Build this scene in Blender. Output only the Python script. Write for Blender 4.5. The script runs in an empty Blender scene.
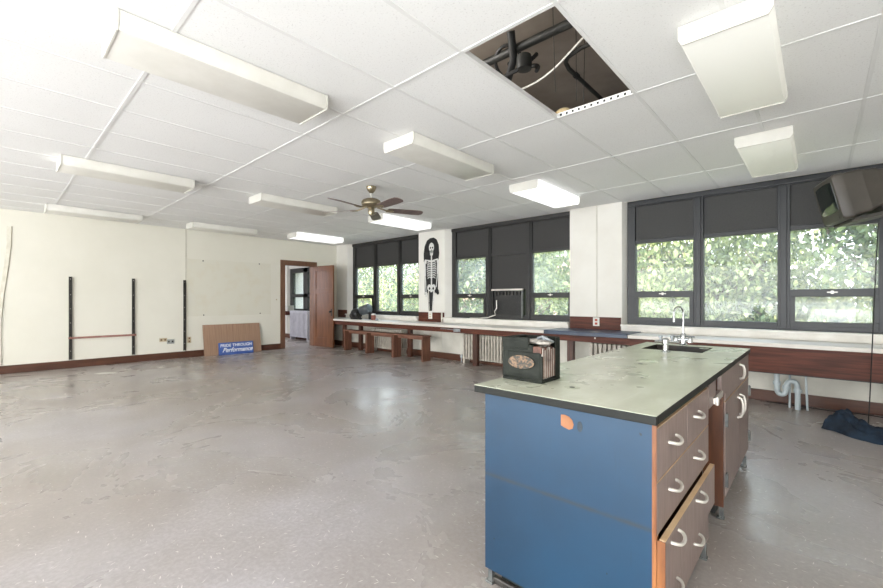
import bpy, bmesh, math, random
from mathutils import Vector, Matrix, Euler
R = math.radians
PI = math.pi
sc = bpy.context.scene
random.seed(4)

# ------------------------------------------------------------------ camera
cam_d = bpy.data.cameras.new('camera'); cam = bpy.data.objects.new('camera', cam_d)
sc.collection.objects.link(cam)
cam.location = (0, 0, 1.21)
cam.rotation_euler = (R(90), 0, R(42.41))
cam_d.sensor_width = 36; cam_d.lens = 36 * 412.3 / 883
cam_d.shift_y = 5.8 / 883
cam_d.clip_start = .05; cam_d.clip_end = 300
sc.camera = cam

# ------------------------------------------------------------------ world, sun, fill lamps
w = bpy.data.worlds.new('sky'); sc.world = w; w.use_nodes = True
wn = w.node_tree; bgn = wn.nodes['Background']
tc = wn.nodes.new('ShaderNodeTexCoord'); sp = wn.nodes.new('ShaderNodeSeparateXYZ')
wn.links.new(tc.outputs['Generated'], sp.inputs[0])
rp = wn.nodes.new('ShaderNodeValToRGB'); wn.links.new(sp.outputs[2], rp.inputs[0])
rp.color_ramp.elements[0].position = 0.0; rp.color_ramp.elements[0].color = (.95, .97, 1, 1)
rp.color_ramp.elements[1].position = .7; rp.color_ramp.elements[1].color = (.62, .78, 1, 1)
wn.links.new(rp.outputs[0], bgn.inputs[0]); bgn.inputs[1].default_value = 2.7

def lamp(name, kind, loc, rot, energy, color=(1, 1, 1), size=None, sy=None, angle=None):
    d = bpy.data.lights.new(name, kind); d.energy = energy; d.color = color
    if kind == 'AREA':
        d.shape = 'RECTANGLE'; d.size = size; d.size_y = sy
    if angle: d.angle = angle
    o = bpy.data.objects.new(name, d); sc.collection.objects.link(o)
    o.location = loc; o.rotation_euler = rot
    return o
sun = lamp('sun', 'SUN', (0, 0, 20), (0, 0, 0), 7.6, (1, .95, .84), angle=R(1.2))
sun.rotation_euler = Vector((-.66, .42, -.62)).to_track_quat('-Z', 'Y').to_euler()
# unseen fill lamps behind the viewpoint, added to light the room
lamp('rear_fill', 'AREA', (-3.5, -6.3, 1.62), (R(90), 0, 0), 235, (.95, .975, 1), 11.0, 1.9)
lamp('rear_fill_up', 'AREA', (-3.6, -4.9, .35), (R(148), 0, 0), 320, (.93, .965, 1), 9.0, 3.0)  # added fill, aimed up to brighten the ceiling
lamp('rear_fill_up_right', 'AREA', (.7, -2.2, .35), (R(158), 0, R(12)), 145, (.93, .965, 1), 2.2, 3.0)  # added fill for the ceiling on the right side
lamp('ceiling_void_fill', 'AREA', (-3.2, 1.2, 3.2), (R(80), 0, R(-50)), 34, (1, .96, .9), .6, .4)  # added lamp that brightens the void behind the missing tile
lamp('next_room_top_fill', 'AREA', (-12.2, 3.2, 2.55), (0, 0, 0), 38, (.88, .9, 1), 3.0, 2.0)  # added overhead fill for the next room
lamp('next_room_wall_fill', 'AREA', (-12.9, 2.6, 1.6), (R(90), 0, 0), 30, (.9, .92, 1), 2.5, 1.5)  # added fill toward the window wall of the next room

vs = sc.view_settings
sc.display_settings.display_device = 'sRGB'
vs.view_transform = 'Standard'; vs.look = 'None'; vs.gamma = 1; vs.use_curve_mapping = False
vs.exposure = 1.0
sc.cycles.use_denoising = True
sc.cycles.max_bounces = 10; sc.cycles.diffuse_bounces = 6; sc.cycles.transparent_max_bounces = 24
sc.cycles.sample_clamp_indirect = 6

# ------------------------------------------------------------------ materials
def lin(c):
    if isinstance(c, str):
        c = [int(c[i:i+2], 16) / 255 for i in (0, 2, 4)]
        c = [x / 12.92 if x <= .04045 else ((x + .055) / 1.055) ** 2.4 for x in c]
    return (c[0], c[1], c[2], 1)
class N:
    def __init__(s, name):
        s.m = bpy.data.materials.new(name); s.m.use_nodes = True; s.t = s.m.node_tree
        s.b = s.t.nodes['Principled BSDF']; s.out = s.t.nodes['Material Output']
    def new(s, ty, **kw):
        n = s.t.nodes.new(ty)
        for k, v in kw.items(): setattr(n, k, v)
        return n
    def link(s, a, b): s.t.links.new(a, b)
    def coord(s, scale=(1, 1, 1), rot=(0, 0, 0)):
        t = s.new('ShaderNodeTexCoord'); m = s.new('ShaderNodeMapping')
        m.inputs['Scale'].default_value = scale; m.inputs['Rotation'].default_value = rot
        s.link(t.outputs['Object'], m.inputs[0]); return m.outputs[0]
    def noise(s, vec, scale, detail=4, rough=.55, dist=0):
        n = s.new('ShaderNodeTexNoise'); n.inputs['Scale'].default_value = scale
        n.inputs['Detail'].default_value = detail; n.inputs['Roughness'].default_value = rough
        n.inputs['Distortion'].default_value = dist
        s.link(vec, n.inputs['Vector']); return n.outputs['Fac']
    def ramp(s, fac, stops):
        r = s.new('ShaderNodeValToRGB'); e = r.color_ramp.elements
        while len(e) < len(stops): e.new(.5)
        for k, (p, c) in enumerate(stops):
            e[k].position = p; e[k].color = lin(c) if not isinstance(c, (int, float)) else (c, c, c, 1)
        s.link(fac, r.inputs[0]); return r.outputs[0]
    def mix(s, fac, a, b):
        m = s.new('ShaderNodeMix', data_type='RGBA')
        if isinstance(fac, (int, float)): m.inputs[0].default_value = fac
        else: s.link(fac, m.inputs[0])
        for k, v in ((6, a), (7, b)):
            if isinstance(v, (str, tuple)): m.inputs[k].default_value = lin(v)
            else: s.link(v, m.inputs[k])
        return m.outputs[2]
    def bump(s, h, strength=.3, dist=.01):
        b = s.new('ShaderNodeBump'); b.inputs['Strength'].default_value = strength; b.inputs['Distance'].default_value = dist
        s.link(h, b.inputs['Height']); s.link(b.outputs[0], s.b.inputs['Normal'])
    def fin(s, col=None, rough=None, metal=0, spec=None):
        if col is not None:
            if isinstance(col, (str, tuple)): s.b.inputs['Base Color'].default_value = lin(col)
            else: s.link(col, s.b.inputs['Base Color'])
        if rough is not None:
            if isinstance(rough, (int, float)): s.b.inputs['Roughness'].default_value = rough
            else: s.link(rough, s.b.inputs['Roughness'])
        s.b.inputs['Metallic'].default_value = metal
        if spec is not None: s.b.inputs['Specular IOR Level'].default_value = spec
        return s.m
def pm(name, c1, c2=None, scale=6, rough=.5, metal=0, stretch=(1, 1, 1), lo=.35, hi=.65, bump=0, bs=None, spec=None):
    n = N(name); v = n.coord(stretch)
    f = n.noise(v, scale)
    col = n.ramp(f, [(lo, c1), (hi, c2 or c1)])
    if bump: n.bump(n.noise(v, bs or scale * 4), bump, .005)
    return n.fin(col, rough, metal, spec)

M = {}
M['wall'] = pm('cream wall paint', 'dddacd', 'e2dfd3', 1.3, .62, bump=.06, bs=60)
M['wall_white'] = pm('white wall paint', 'dcd9d1', 'e2e0d9', 2, .6, bump=.05, bs=50)
M['wall_lower'] = pm('worn lower wall paint', 'c4c1b6', 'd6d3c8', 3, .6)
M['patch'] = pm('painted over board', 'dbd8ca', 'd8d2c0', 4, .6, lo=.5, hi=.75)
M['seam_and_shade'] = pm('seam grey and crease shade', 'b9b4a4', 'cbc7b9', 8, .7)  # grey of the wall joint, also the painted shade of the crease
M['tee'] = pm('ceiling grid metal', 'dadad8', 'e0e0de', 3, .5)
M['white'] = pm('white enamel', 'c9c7bf', 'd3d1c9', 4, .4)
M['lens'] = pm('prismatic diffuser', 'd6d4cc', 'dedcd5', 5, .3, bump=.1, bs=160)
M['frame'] = pm('dark slate frame paint', '16191c', '1d2023', 6, .42, bump=.05)
M['frame_brown'] = pm('dark bronze frame paint', '232221', '2b2a29', 6, .45)
M['panel_dark'] = pm('dark ribbed infill panel', '3a3a39', '414140', 60, .75)
M['panel_darker'] = pm('charcoal infill panel', '343332', '3a3938', 60, .75)
M['sill'] = pm('white sill paint', 'dad6cd', 'e6e3dc', 5, .45)
M['ctop'] = pm('white counter laminate', 'cfcac1', 'dfdad2', 3, .38, stretch=(.4, 3, 1))
M['bluepad'] = pm('blue grey counter laminate', '1e2d42', '2e3f57', 4, .35, stretch=(1, 4, 1))
M['rwood'] = pm('reddish brown stained wood', '44241a', '66392b', 5, .5, stretch=(.5, 9, 9), bump=.1, spec=.25)
M['rwoodz'] = pm('reddish brown stained post', '3a2016', '563324', 5, .45, stretch=(9, 9, .5), bump=.1)
M['bench'] = pm('worn brown bench wood', '684637', '8d6350', 5, .5, stretch=(.6, 6, 6))
M['benchz'] = pm('worn brown bench side', '5c3b2c', '7d5340', 5, .5, stretch=(6, 6, .6))
M['door'] = pm('varnished door wood', '5d3820', '74492d', 4, .38, stretch=(5, 5, .5), bump=.05)
M['casing'] = pm('brown door casing', '644634', '7b5843', 4, .45, stretch=(5, 5, .6))
M['base'] = pm('brown baseboard', '4a2a19', '5c3726', 4, .45, stretch=(.6, .6, 8))
M['blue'] = None
M['kick'] = pm('black rubber kick', '141514', '2a2b28', 8, .5)
M['ora'] = pm('orange brown cabinet wood', '6c3f21', '935e34', 5, .45, stretch=(6, 6, .7), bump=.05)
M['ora_shade'] = pm('cabinet wood darkened as shade', '45240f', '61371d', 5, .45, stretch=(6, 6, .7), bump=.05)  # cabinet wood with the kneehole's shade put into its colour
M['laminate'] = pm('brown woodgrain laminate', '766761', '897872', 7, .42, stretch=(10, 10, 1.2))
M['oak'] = pm('light drawer edge', 'b59672', 'c9ad89', 7, .5)
M['alu'] = pm('pale aluminium', 'c5c0b8', 'd8d4cc', 5, .32, metal=.35)
M['gunmetal'] = pm('dark grey enamel', '4b5054', '5f656a', 6, .35, metal=.3)
M['chrome'] = pm('chrome', 'b9bcbd', 'd0d3d4', 5, .16, metal=1)
M['steel'] = pm('galvanised steel', '8d9296', 'a4a9ad', 8, .4, metal=.6)
M['foot'] = pm('dull metal foot', '5c5f5f', '7b7d7a', 12, .5, metal=.5)
M['brass'] = pm('antique brass', '8e836d', 'a3977f', 5, .3, metal=.85)
M['blade'] = pm('fan blade wood', '5c4c48', '6e5d58', 6, .45, stretch=(2, 2, 2))
M['black'] = pm('black plastic', '141414', '202020', 8, .4)
M['rubber'] = pm('black rubber cable', '101010', '191919', 8, .55)
M['bwhite'] = pm('bone white print', 'c9cac6', 'dcdcd8', 20, .6)
M['bblack'] = pm('black print', '121212', '1c1c1c', 10, .6)
M['strip'] = pm('dark shelf standard', '24221f', '3b3833', 14, .5, stretch=(1, 1, 4))
M['pink'] = pm('pinkish shelf rail', '8f6257', 'a5776b', 8, .5)
M['plate'] = pm('beige switch plate', 'b9a98c', 'cbbd9f', 8, .4)
M['plate_grey'] = pm('steel switch plate', 'a3a7a6', 'b6b9b7', 8, .3, metal=.4)
M['plate_white'] = pm('white outlet plate', 'd8d6cd', 'e6e4dc', 8, .4)
M['red'] = pm('red socket', 'a03c25', 'b2462c', 8, .4)
M['sign'] = pm('blue painted sign', '36549b', '4463a8', 4, .45)
M['letter'] = pm('white sign lettering', 'e8eaf0', 'f2f3f6', 4, .5)
M['pvc'] = pm('pale blue grey drain pipe', 'a9b4b8', 'bcc6c9', 6, .4)
M['radiator'] = pm('chipped radiator paint', 'a49c90', 'c6c0b4', 22, .5, stretch=(1, 1, .5))
M['radiator_w'] = pm('white radiator paint', 'bdbcc4', 'cccbd2', 8, .5)
M['tvb'] = pm('taupe television plastic', '3c3832', '47423b', 4, .5)
M['tvd'] = pm('dark television plastic', '3a3733', '45423d', 4, .5)
M['denim'] = pm('dark blue cloth', '0b1522', '1b3146', 9, .85, bump=.4, bs=30)
M['case'] = pm('grey green cast case', '151813', '262924', 18, .6, bump=.2, spec=.2)
M['emblem'] = None
M['copper'] = pm('rusty plate', '3a2018', '79503f', 30, .6, stretch=(1, 1, .4))
M['palepl'] = pm('pale oxidised plate', '57504a', 'cbc5bd', 30, .6, stretch=(1, 1, .4))
M['brown_jar'] = pm('brown jar', '7d4636', '93564a', 8, .35)
M['conc'] = pm('dusty concrete slab', '8f867d', 'a59b91', 2, .85)
M['brickw'] = pm('plenum wall plaster', '8f8a84', '9e9891', 2, .85)
M['bark'] = pm('tree bark', '4a3f35', '75675a', 10, .9, stretch=(1, 1, .3))
M['grass'] = pm('lawn', '75805a', '9ea382', .6, .9)
M['bounce_pale'] = pm('pale bounce strip', 'b7b5b3', 'c8c6c4', 1.5, .9)  # pale ground tone for bouncing neutral light indoors
M['path'] = pm('pale asphalt', 'a09f9b', 'b5b3ad', 1, .9)
M['sinkd'] = pm('black stone sink', '1a1d1a', '3a2f28', 14, .4)
M['cabwhite'] = pm('white appliance plastic', 'd2d0cc', 'deddd9', 8, .4)
M['beige'] = pm('pale insulation wool', 'a8946f', 'c2ae88', 15, .9)

def mk_blue():
    n = N('blue painted plywood'); v = n.coord((1, 1, 1))
    base = n.ramp(n.noise(v, 1.6, 5), [(.3, '0c2c43'), (.7, '103a56')])
    s = n.ramp(n.noise(n.coord((14, 14, 1)), 5, 3), [(.66, 0.0), (.8, .22)])
    c = n.mix(s, base, '122636')
    # old horizontal scuff line across the panel, sloping a little
    t = n.new('ShaderNodeTexCoord'); sx = n.new('ShaderNodeSeparateXYZ'); n.link(t.outputs['Object'], sx.inputs[0])
    def mth(op, a, b):
        m = n.new('ShaderNodeMath', operation=op)
        for k, q in enumerate((a, b)):
            if isinstance(q, (int, float)): m.inputs[k].default_value = q
            else: n.link(q, m.inputs[k])
        return m.outputs[0]
    z = mth('ADD', sx.outputs[2], mth('MULTIPLY', sx.outputs[0], -.0))
    d = mth('ABSOLUTE', mth('SUBTRACT', z, .475), 0)
    d = mth('ADD', d, mth('MULTIPLY', n.noise(v, 30), .006))
    line = n.ramp(d, [(.0, 1.0), (.014, 0.0)])
    lf = mth('MULTIPLY', line, n.ramp(n.noise(n.coord((3, 1, 1)), 2), [(.3, .3), (.55, .95)]))
    c = n.mix(lf, c, '33302c')
    chips = n.ramp(n.noise(v, 42, 1), [(.80, 0.0), (.82, 1.0)])
    c = n.mix(chips, c, '141c24')
    return n.fin(c, .42)
M['blue'] = mk_blue()
def mk_emblem():
    n = N('worn bronze emblem'); v = n.coord((1, 1, 1))
    c = n.ramp(n.noise(v, 70, 3), [(.42, '2f2d27'), (.54, '6f5740'), (.7, '876c53')])
    n.bump(n.noise(v, 90), .6, .004); return n.fin(c, .5)
M['emblem'] = mk_emblem()
def mk_tile():
    n = N('pitted acoustic tile'); v = n.coord()
    pit = n.ramp(n.noise(v, 95, 3, .6), [(.30, 0.0), (.42, 1.0)])
    tone = n.ramp(n.noise(v, .8, 2), [(.3, 'e4e4e2'), (.7, 'eaeae9')])
    c = n.mix(pit, 'd3d2d0', tone)
    n.bump(pit, .25, .003); return n.fin(c, .85)
M['tile'] = mk_tile()
def mk_floor():
    n = N('worn vinyl floor'); v = n.coord()
    big = n.noise(v, .45, 3, .5, .1)
    c = n.ramp(big, [(.32, '978b82'), (.5, 'a9a19d'), (.66, 'b6b2b6')])
    mid = n.ramp(n.noise(v, 1.6, 4, .55, .1), [(.36, 0.0), (.68, .6)])
    c = n.mix(mid, c, '978f89')
    # wiped, paler drag marks
    dr = n.ramp(n.noise(n.coord((.5, 2.5, 1), (0, 0, R(25))), 1.1, 4, .55, .1), [(.44, 0.0), (.8, .35)])
    c = n.mix(dr, c, 'b4b0af')
    # small grain
    gr = n.ramp(n.noise(v, 45, 3, .7), [(.35, 0.0), (.6, .3)])
    c = n.mix(gr, c, '7f7871')
    # dark scuffs
    sc_ = n.ramp(n.noise(n.coord((3, .8, 1), (0, 0, R(-35))), 2.6, 5, .6, .1), [(.54, 0.0), (.85, .4)])
    c = n.mix(sc_, c, '86807d')
    # light chips and hairline streaks in the vinyl
    for rot, st, thr, dens in ((12, (80, 11, 1), .17, .0), (57, (88, 14, 1), .16, 0), (101, (76, 12, 1), .17, 0), (149, (90, 10, 1), .15, 0)):
        vo = n.new('ShaderNodeTexVoronoi'); vo.inputs['Scale'].default_value = 1.0
        v0 = n.coord((1, 1, 1), (0, 0, R(rot))); nz = n.new('ShaderNodeTexNoise'); nz.inputs['Scale'].default_value = 9; nz.inputs['Detail'].default_value = 1; n.link(v0, nz.inputs['Vector'])
        ad = n.new('ShaderNodeVectorMath', operation='MULTIPLY_ADD'); n.link(nz.outputs['Color'], ad.inputs[0]); ad.inputs[1].default_value = (.05, .05, 0); n.link(v0, ad.inputs[2])
        ml = n.new('ShaderNodeVectorMath', operation='MULTIPLY'); n.link(ad.outputs[0], ml.inputs[0]); ml.inputs[1].default_value = st; n.link(ml.outputs[0], vo.inputs['Vector'])
        ch = n.ramp(vo.outputs['Distance'], [(thr * .55, 1.0), (thr, 0.0)])
        wn_ = n.new('ShaderNodeSeparateColor'); n.link(vo.outputs['Color'], wn_.inputs[0])
        keep = n.ramp(wn_.outputs[0], [(.74, 0.0), (.76, .75)])
        mm = n.new('ShaderNodeMath', operation='MULTIPLY'); n.link(ch, mm.inputs[0]); n.link(keep, mm.inputs[1])
        c = n.mix(mm.outputs[0], c, 'e6e2dc')
    rg = n.ramp(n.noise(v, .9, 5, .6, .8), [(.3, .17), (.7, .40)])
    n.bump(n.noise(v, 5, 6, .7), .12, .012)
    return n.fin(c, rg, 0, .6)
M['floor'] = mk_floor()
def mk_slate():
    n = N('chalky green grey bench top'); v = n.coord()
    c = n.ramp(n.noise(n.coord((3, 1, 1), (0, 0, R(10))), 2.4, 6, .6, .6), [(.3, 'b2b4a1'), (.55, 'c0c2b0'), (.72, 'cbcdbf')])
    d = n.ramp(n.noise(v, 9, 6, .7), [(.68, 0.0), (.8, .3)])
    c = n.mix(d, c, '70755f')
    e2 = n.ramp(n.noise(n.coord((2, 1, 1), (0, 0, R(-20))), 6, 6, .75, 1), [(.55, 0.0), (.72, .55)])
    c = n.mix(e2, c, 'd6d8ca')
    rg = n.ramp(n.noise(v, 3, 4), [(.3, .22), (.7, .42)])
    return n.fin(c, rg)
M['slate'] = mk_slate()
M['slate_edge'] = pm('dark bench top edge', '111310', '191b17', 8, .55, spec=.3)
def mk_board():
    n = N('striped wood panelling'); 
    t = n.new('ShaderNodeTexCoord'); sx = n.new('ShaderNodeSeparateXYZ'); n.link(t.outputs['Object'], sx.inputs[0])
    m = n.new('ShaderNodeMath', operation='MULTIPLY'); m.inputs[1].default_value = 8.2; n.link(sx.outputs[1], m.inputs[0])
    fr = n.new('ShaderNodeMath', operation='FRACT'); n.link(m.outputs[0], fr.inputs[0])
    g = n.ramp(fr.outputs[0], [(0.0, 1.0), (.05, 0.0)])
    base = n.ramp(n.noise(n.coord((1, 16, .6)), 4, 4), [(.3, '94755f'), (.7, 'a98a73')])
    return n.fin(n.mix(g, base, '7a5b48'), .5)
M['board'] = mk_board()
def mk_glass(name, dust=.10, tint=(1, 1, 1)):
    m = bpy.data.materials.new(name); m.use_nodes = True; t = m.node_tree; t.nodes.clear()
    out = t.nodes.new('ShaderNodeOutputMaterial'); tr = t.nodes.new('ShaderNodeBsdfTransparent')
    tr.inputs[0].default_value = (.97, .985, .97, 1)
    gl = t.nodes.new('ShaderNodeBsdfGlossy'); gl.inputs['Roughness'].default_value = .03
    fr = t.nodes.new('ShaderNodeFresnel'); fr.inputs[0].default_value = 1.45
    mx = t.nodes.new('ShaderNodeMixShader'); ge = t.nodes.new('ShaderNodeNewGeometry'); ib = t.nodes.new('ShaderNodeMath'); ib.operation = 'SUBTRACT'; ib.inputs[0].default_value = 1; t.links.new(ge.outputs['Backfacing'], ib.inputs[1])
    fm = t.nodes.new('ShaderNodeMath'); fm.operation = 'MULTIPLY'; t.links.new(ib.outputs[0], fm.inputs[0]); t.links.new(fr.outputs[0], fm.inputs[1]); t.links.new(fm.outputs[0], mx.inputs[0]); t.links.new(tr.outputs[0], mx.inputs[1]); t.links.new(gl.outputs[0], mx.inputs[2])
    df = t.nodes.new('ShaderNodeBsdfTranslucent'); df.inputs[0].default_value = (.9, .92, .9, 1)
    tc = t.nodes.new('ShaderNodeTexCoord'); no = t.nodes.new('ShaderNodeTexNoise'); no.inputs['Scale'].default_value = 1.4; no.inputs['Detail'].default_value = 6
    t.links.new(tc.outputs['Object'], no.inputs['Vector'])
    mr = t.nodes.new('ShaderNodeMapRange'); mr.inputs[1].default_value = .3; mr.inputs[2].default_value = .7
    mr.inputs[3].default_value = dust * .4; mr.inputs[4].default_value = dust * 1.5
    t.links.new(no.outputs['Fac'], mr.inputs[0])
    m2 = t.nodes.new('ShaderNodeMixShader'); t.links.new(mr.outputs[0], m2.inputs[0]); t.links.new(mx.outputs[0], m2.inputs[1]); t.links.new(df.outputs[0], m2.inputs[2])
    t.links.new(m2.outputs[0], out.inputs[0]); return m
M['glass'] = mk_glass('dusty window glass', .05)
M['glass_dusty'] = mk_glass('very dusty window glass', .13)
def mk_emit(name, col, s):
    n = N(name); n.b.inputs['Emission Color'].default_value = lin(col); n.b.inputs['Emission Strength'].default_value = s
    return n.fin('e8e8e4', .4)
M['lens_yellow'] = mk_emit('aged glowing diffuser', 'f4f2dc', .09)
M['lens_lit'] = mk_emit('lit prismatic diffuser', 'fbfbff', .6)
def mk_leaf(name, a, b, cc):
    n = N(name); v = n.coord()
    c = n.ramp(n.noise(v, 1.1, 5, .7), [(.3, a), (.5, b), (.7, cc)])
    n.fin(c, .5)
    tr = n.new('ShaderNodeBsdfTranslucent'); n.link(c, tr.inputs[0])
    mx = n.new('ShaderNodeMixShader'); mx.inputs[0].default_value = .32
    n.link(n.b.outputs[0], mx.inputs[1]); n.link(tr.outputs[0], mx.inputs[2]); n.link(mx.outputs[0], n.out.inputs[0])
    return n.m
M['leaf_a'] = mk_leaf('mid green leaves', '36452a', '727f4f', 'bcc08e')
M['leaf_b'] = mk_leaf('yellow green leaves', '4d5a33', '939a60', 'd8d5a2')
M['leaf_c'] = mk_leaf('dark green leaves', '27351f', '50613c', '979f70')
def mk_screen():
    n = N('dark television glass'); return n.fin('1a211c', .08, 0, .6)
M['screen'] = mk_screen()
def mk_farbrick():
    n = N('pale distant brick'); v = n.coord()
    b = n.new('ShaderNodeTexBrick'); b.inputs['Scale'].default_value = 1.0; b.inputs['Color1'].default_value = lin('b78f80'); b.inputs['Color2'].default_value = lin('c9a797')
    b.inputs['Mortar'].default_value = lin('cfc6bd'); b.inputs['Brick Width'].default_value = .5; b.inputs['Row Height'].default_value = .2
    n.link(n.coord((1, 1, 1), (R(90), 0, 0)), b.inputs['Vector']); return n.fin(b.outputs[0], .9)
M['farbrick'] = mk_farbrick()
M['farwhite'] = pm('pale rendered facade', 'c8ccd6', 'd4d8e2', .8, .8)

# ------------------------------------------------------------------ geometry helpers
def origin(o):
    v = Vector((0, 0, 0))
    while o is not None:
        v = v + o.location; o = o.parent
    return v
class MB:
    def __init__(s): s.bm = bmesh.new(); s.mi = 0
    def _tag(s, faces):
        for f in faces: f.material_index = s.mi
    def box(s, x0, x1, y0, y1, z0, z1, mat=None):
        v = [s.bm.verts.new(p) for p in ((x0, y0, z0), (x1, y0, z0), (x1, y1, z0), (x0, y1, z0), (x0, y0, z1), (x1, y0, z1), (x1, y1, z1), (x0, y1, z1))]
        if mat is not None:
            for q in v: q.co = mat @ q.co
        s._tag([s.bm.faces.new([v[i] for i in f]) for f in ((3, 2, 1, 0), (4, 5, 6, 7), (0, 1, 5, 4), (1, 2, 6, 5), (2, 3, 7, 6), (3, 0, 4, 7))])
        return s
    def prism(s, pts, d):
        """polygon (list of 3d points) swept by vector d"""
        d = Vector(d); a = [s.bm.verts.new(p) for p in pts]; b = [s.bm.verts.new(Vector(p) + d) for p in pts]
        n = len(pts); fs = [s.bm.faces.new(a[::-1]), s.bm.faces.new(b)]
        for i in range(n): fs.append(s.bm.faces.new((a[i], a[(i + 1) % n], b[(i + 1) % n], b[i])))
        s._tag(fs); return s
    def loft(s, rings, cap=True):
        rs = [[s.bm.verts.new(p) for p in r] for r in rings]; n = len(rs[0]); fs = []
        for a, b in zip(rs, rs[1:]):
            for i in range(n): fs.append(s.bm.faces.new((a[i], a[(i + 1) % n], b[(i + 1) % n], b[i])))
        if cap: fs += [s.bm.faces.new(rs[0][::-1]), s.bm.faces.new(rs[-1])]
        s._tag(fs); return s
    def tube(s, pts, r, seg=10, closed=False):
        pts = [Vector(p) for p in pts]; n = len(pts); rings = []
        up = Vector((0, 0, 1)); prev = None
        for i, p in enumerate(pts):
            if closed: t = pts[(i + 1) % n] - pts[i - 1]
            else: t = pts[min(i + 1, n - 1)] - pts[max(i - 1, 0)]
            t.normalize()
            if prev is None:
                u = t.cross(up)
                if u.length < .05: u = t.cross(Vector((1, 0, 0)))
            else: u = prev - t * prev.dot(t)
            u.normalize(); prev = u; v = t.cross(u)
            rr = r[i] if isinstance(r, (list, tuple)) else r
            rings.append([p + (u * math.cos(2 * PI * k / seg) + v * math.sin(2 * PI * k / seg)) * rr for k in range(seg)])
        if closed: rings.append(rings[0])
        return s.loft(rings, not closed)
    def lathe(s, prof, c, seg=24, axis='Z', mat=None):
        """prof: [(radius, height)]"""
        rings = []
        for r, h in prof:
            ring = []
            for k in range(seg):
                a = 2 * PI * k / seg; x, y = r * math.cos(a), r * math.sin(a)
                p = {'Z': (x, y, h), 'X': (h, x, y), 'Y': (y, h, x)}[axis]
                p = Vector(p)
                if mat is not None: p = mat @ p
                ring.append(p + Vector(c))
            rings.append(ring)
        return s.loft(rings)
    def sphere(s, c, r, sx=1, sy=1, sz=1, seg=14):
        prof = [(max(math.sin(PI * k / 8), .02), -math.cos(PI * k / 8)) for k in range(9)]
        return s.loft([[Vector((c[0] + r * sx * q * math.cos(2 * PI * k / seg), c[1] + r * sy * q * math.sin(2 * PI * k / seg), c[2] + r * sz * h)) for k in range(seg)] for q, h in prof])
    def build(s, name, mats, parent=None, bevel=0, smooth=False, seg=2, local=False):
        me = bpy.data.meshes.new(name)
        bmesh.ops.recalc_face_normals(s.bm, faces=s.bm.faces)
        if bevel:
            es = [e for e in s.bm.edges if len(e.link_faces) == 2 and e.calc_face_angle(0) > .6]
            bmesh.ops.bevel(s.bm, geom=es, offset=bevel, segments=seg, affect='EDGES', profile=.6, clamp_overlap=True)
        if parent is not None and not local:
            bmesh.ops.translate(s.bm, verts=s.bm.verts, vec=-origin(parent))
        s.bm.to_mesh(me); s.bm.free()
        for m in (mats if isinstance(mats, (list, tuple)) else [mats]): me.materials.append(m)
        if smooth:
            for p in me.polygons: p.use_smooth = True
            me.set_sharp_from_angle(angle=R(40))
        o = bpy.data.objects.new(name, me); sc.collection.objects.link(o); o.parent = parent
        return o
def bx(*a): return MB().box(*a)
def tag(o, label, cat, group=None, kind=None):
    if label: o['label'] = label
    if cat: o['category'] = cat
    if group: o['group'] = group
    if kind: o['kind'] = kind
    return o
def thing(name, label, cat, loc=(0, 0, 0), rot=(0, 0, 0), group=None):
    o = bpy.data.objects.new(name, None); sc.collection.objects.link(o); o.empty_display_size = .1
    o.location = loc; o.rotation_euler = rot
    return tag(o, label, cat, group)
def struct(o): o['kind'] = 'structure'; return o
def dup(o, loc=None, label=None, parent=None):
    c = o.copy(); sc.collection.objects.link(c)
    if parent is not None: c.parent = parent
    if loc is not None: c.location = loc
    if label: c['label'] = label
    for ch in [x for x in list(o.children)]: dup(ch, parent=c)
    return c
def arc(cx, cy, r, a0, a1, n, f):
    return [f(cx + r * math.cos(R(a0 + (a1 - a0) * k / n)), cy + r * math.sin(R(a0 + (a1 - a0) * k / n))) for k in range(n + 1)]

# ------------------------------------------------------------------ room shell
XW, XE, YS, YP, ZC = -9.8, 1.9, -6.5, 6.44, 2.69     # back wall, near side wall, rear wall, pier face, ceiling
struct(bx(-15, XE + .2, YS - .2, 6.9, -.2, 0).build('floor', M['floor']))
m = MB(); m.box(XW - .15, XW, YS, 4.94, 0, 3.7); m.box(XW - .15, XW, 5.72, 6.9, 0, 3.7); m.box(XW - .15, XW, 4.94, 5.72, 2.09, 3.7)
wl = struct(m.build('wall_left', M['wall']))
struct(bx(XE, XE + .15, YS, 6.9, 0, 3.7).build('wall_right', M['wall_white']))
struct(bx(-15, XE, YS - .15, YS, 0, 3.7).build('wall_rear', M['wall_white']))
struct(bx(-15.1, -15, YS, 6.9, 0, 3.7).build('wall_far_room', M['wall_white']))
# vertical joint strip of the left wall
m = MB(); m.box(XW, XW + .006, 2.765, 2.78, .13, ZC); struct(m.build('trim_1', M['seam_and_shade']))
# window wall: piers with splayed reveals, parapet below the sills, head above
m = MB()
def pier(a, b, c, d):   # front a..b at YP, back c..d at 6.66
    m.prism([(a, YP, 0), (b, YP, 0), (d, 6.66, 0), (c, 6.66, 0)], (0, 0, ZC + .01))
pier(XW, -9.29, XW, -9.17); pier(-6.57, -5.79, -6.60, -5.61); pier(-3.02, -2.19, -3.05, -2.11); pier(.60, XE, .57, XE)
m.box(XW, XE, 6.50, 6.9, ZC, 3.7)
m.prism([(-15, YP, 0), (-12.62, YP, 0), (-12.42, 6.9, 0), (-15, 6.9, 0)], (0, 0, 3.7)); m.box(-10.9, XW, YP, 6.9, 0, 3.7)
m.box(-12.62, -10.9, 6.5, 6.9, 2.2, 3.7)
struct(m.build('wall_windows', M['wall_white']))
m = MB(); m.box(XW, XE, 6.29, 6.66, 0, .686);
for a_, b_ in ((-9.29, -6.55), (-5.80, -3.0), (-2.2, .62)): m.box(a_, b_, 6.445, 6.66, .686, .80)
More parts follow.
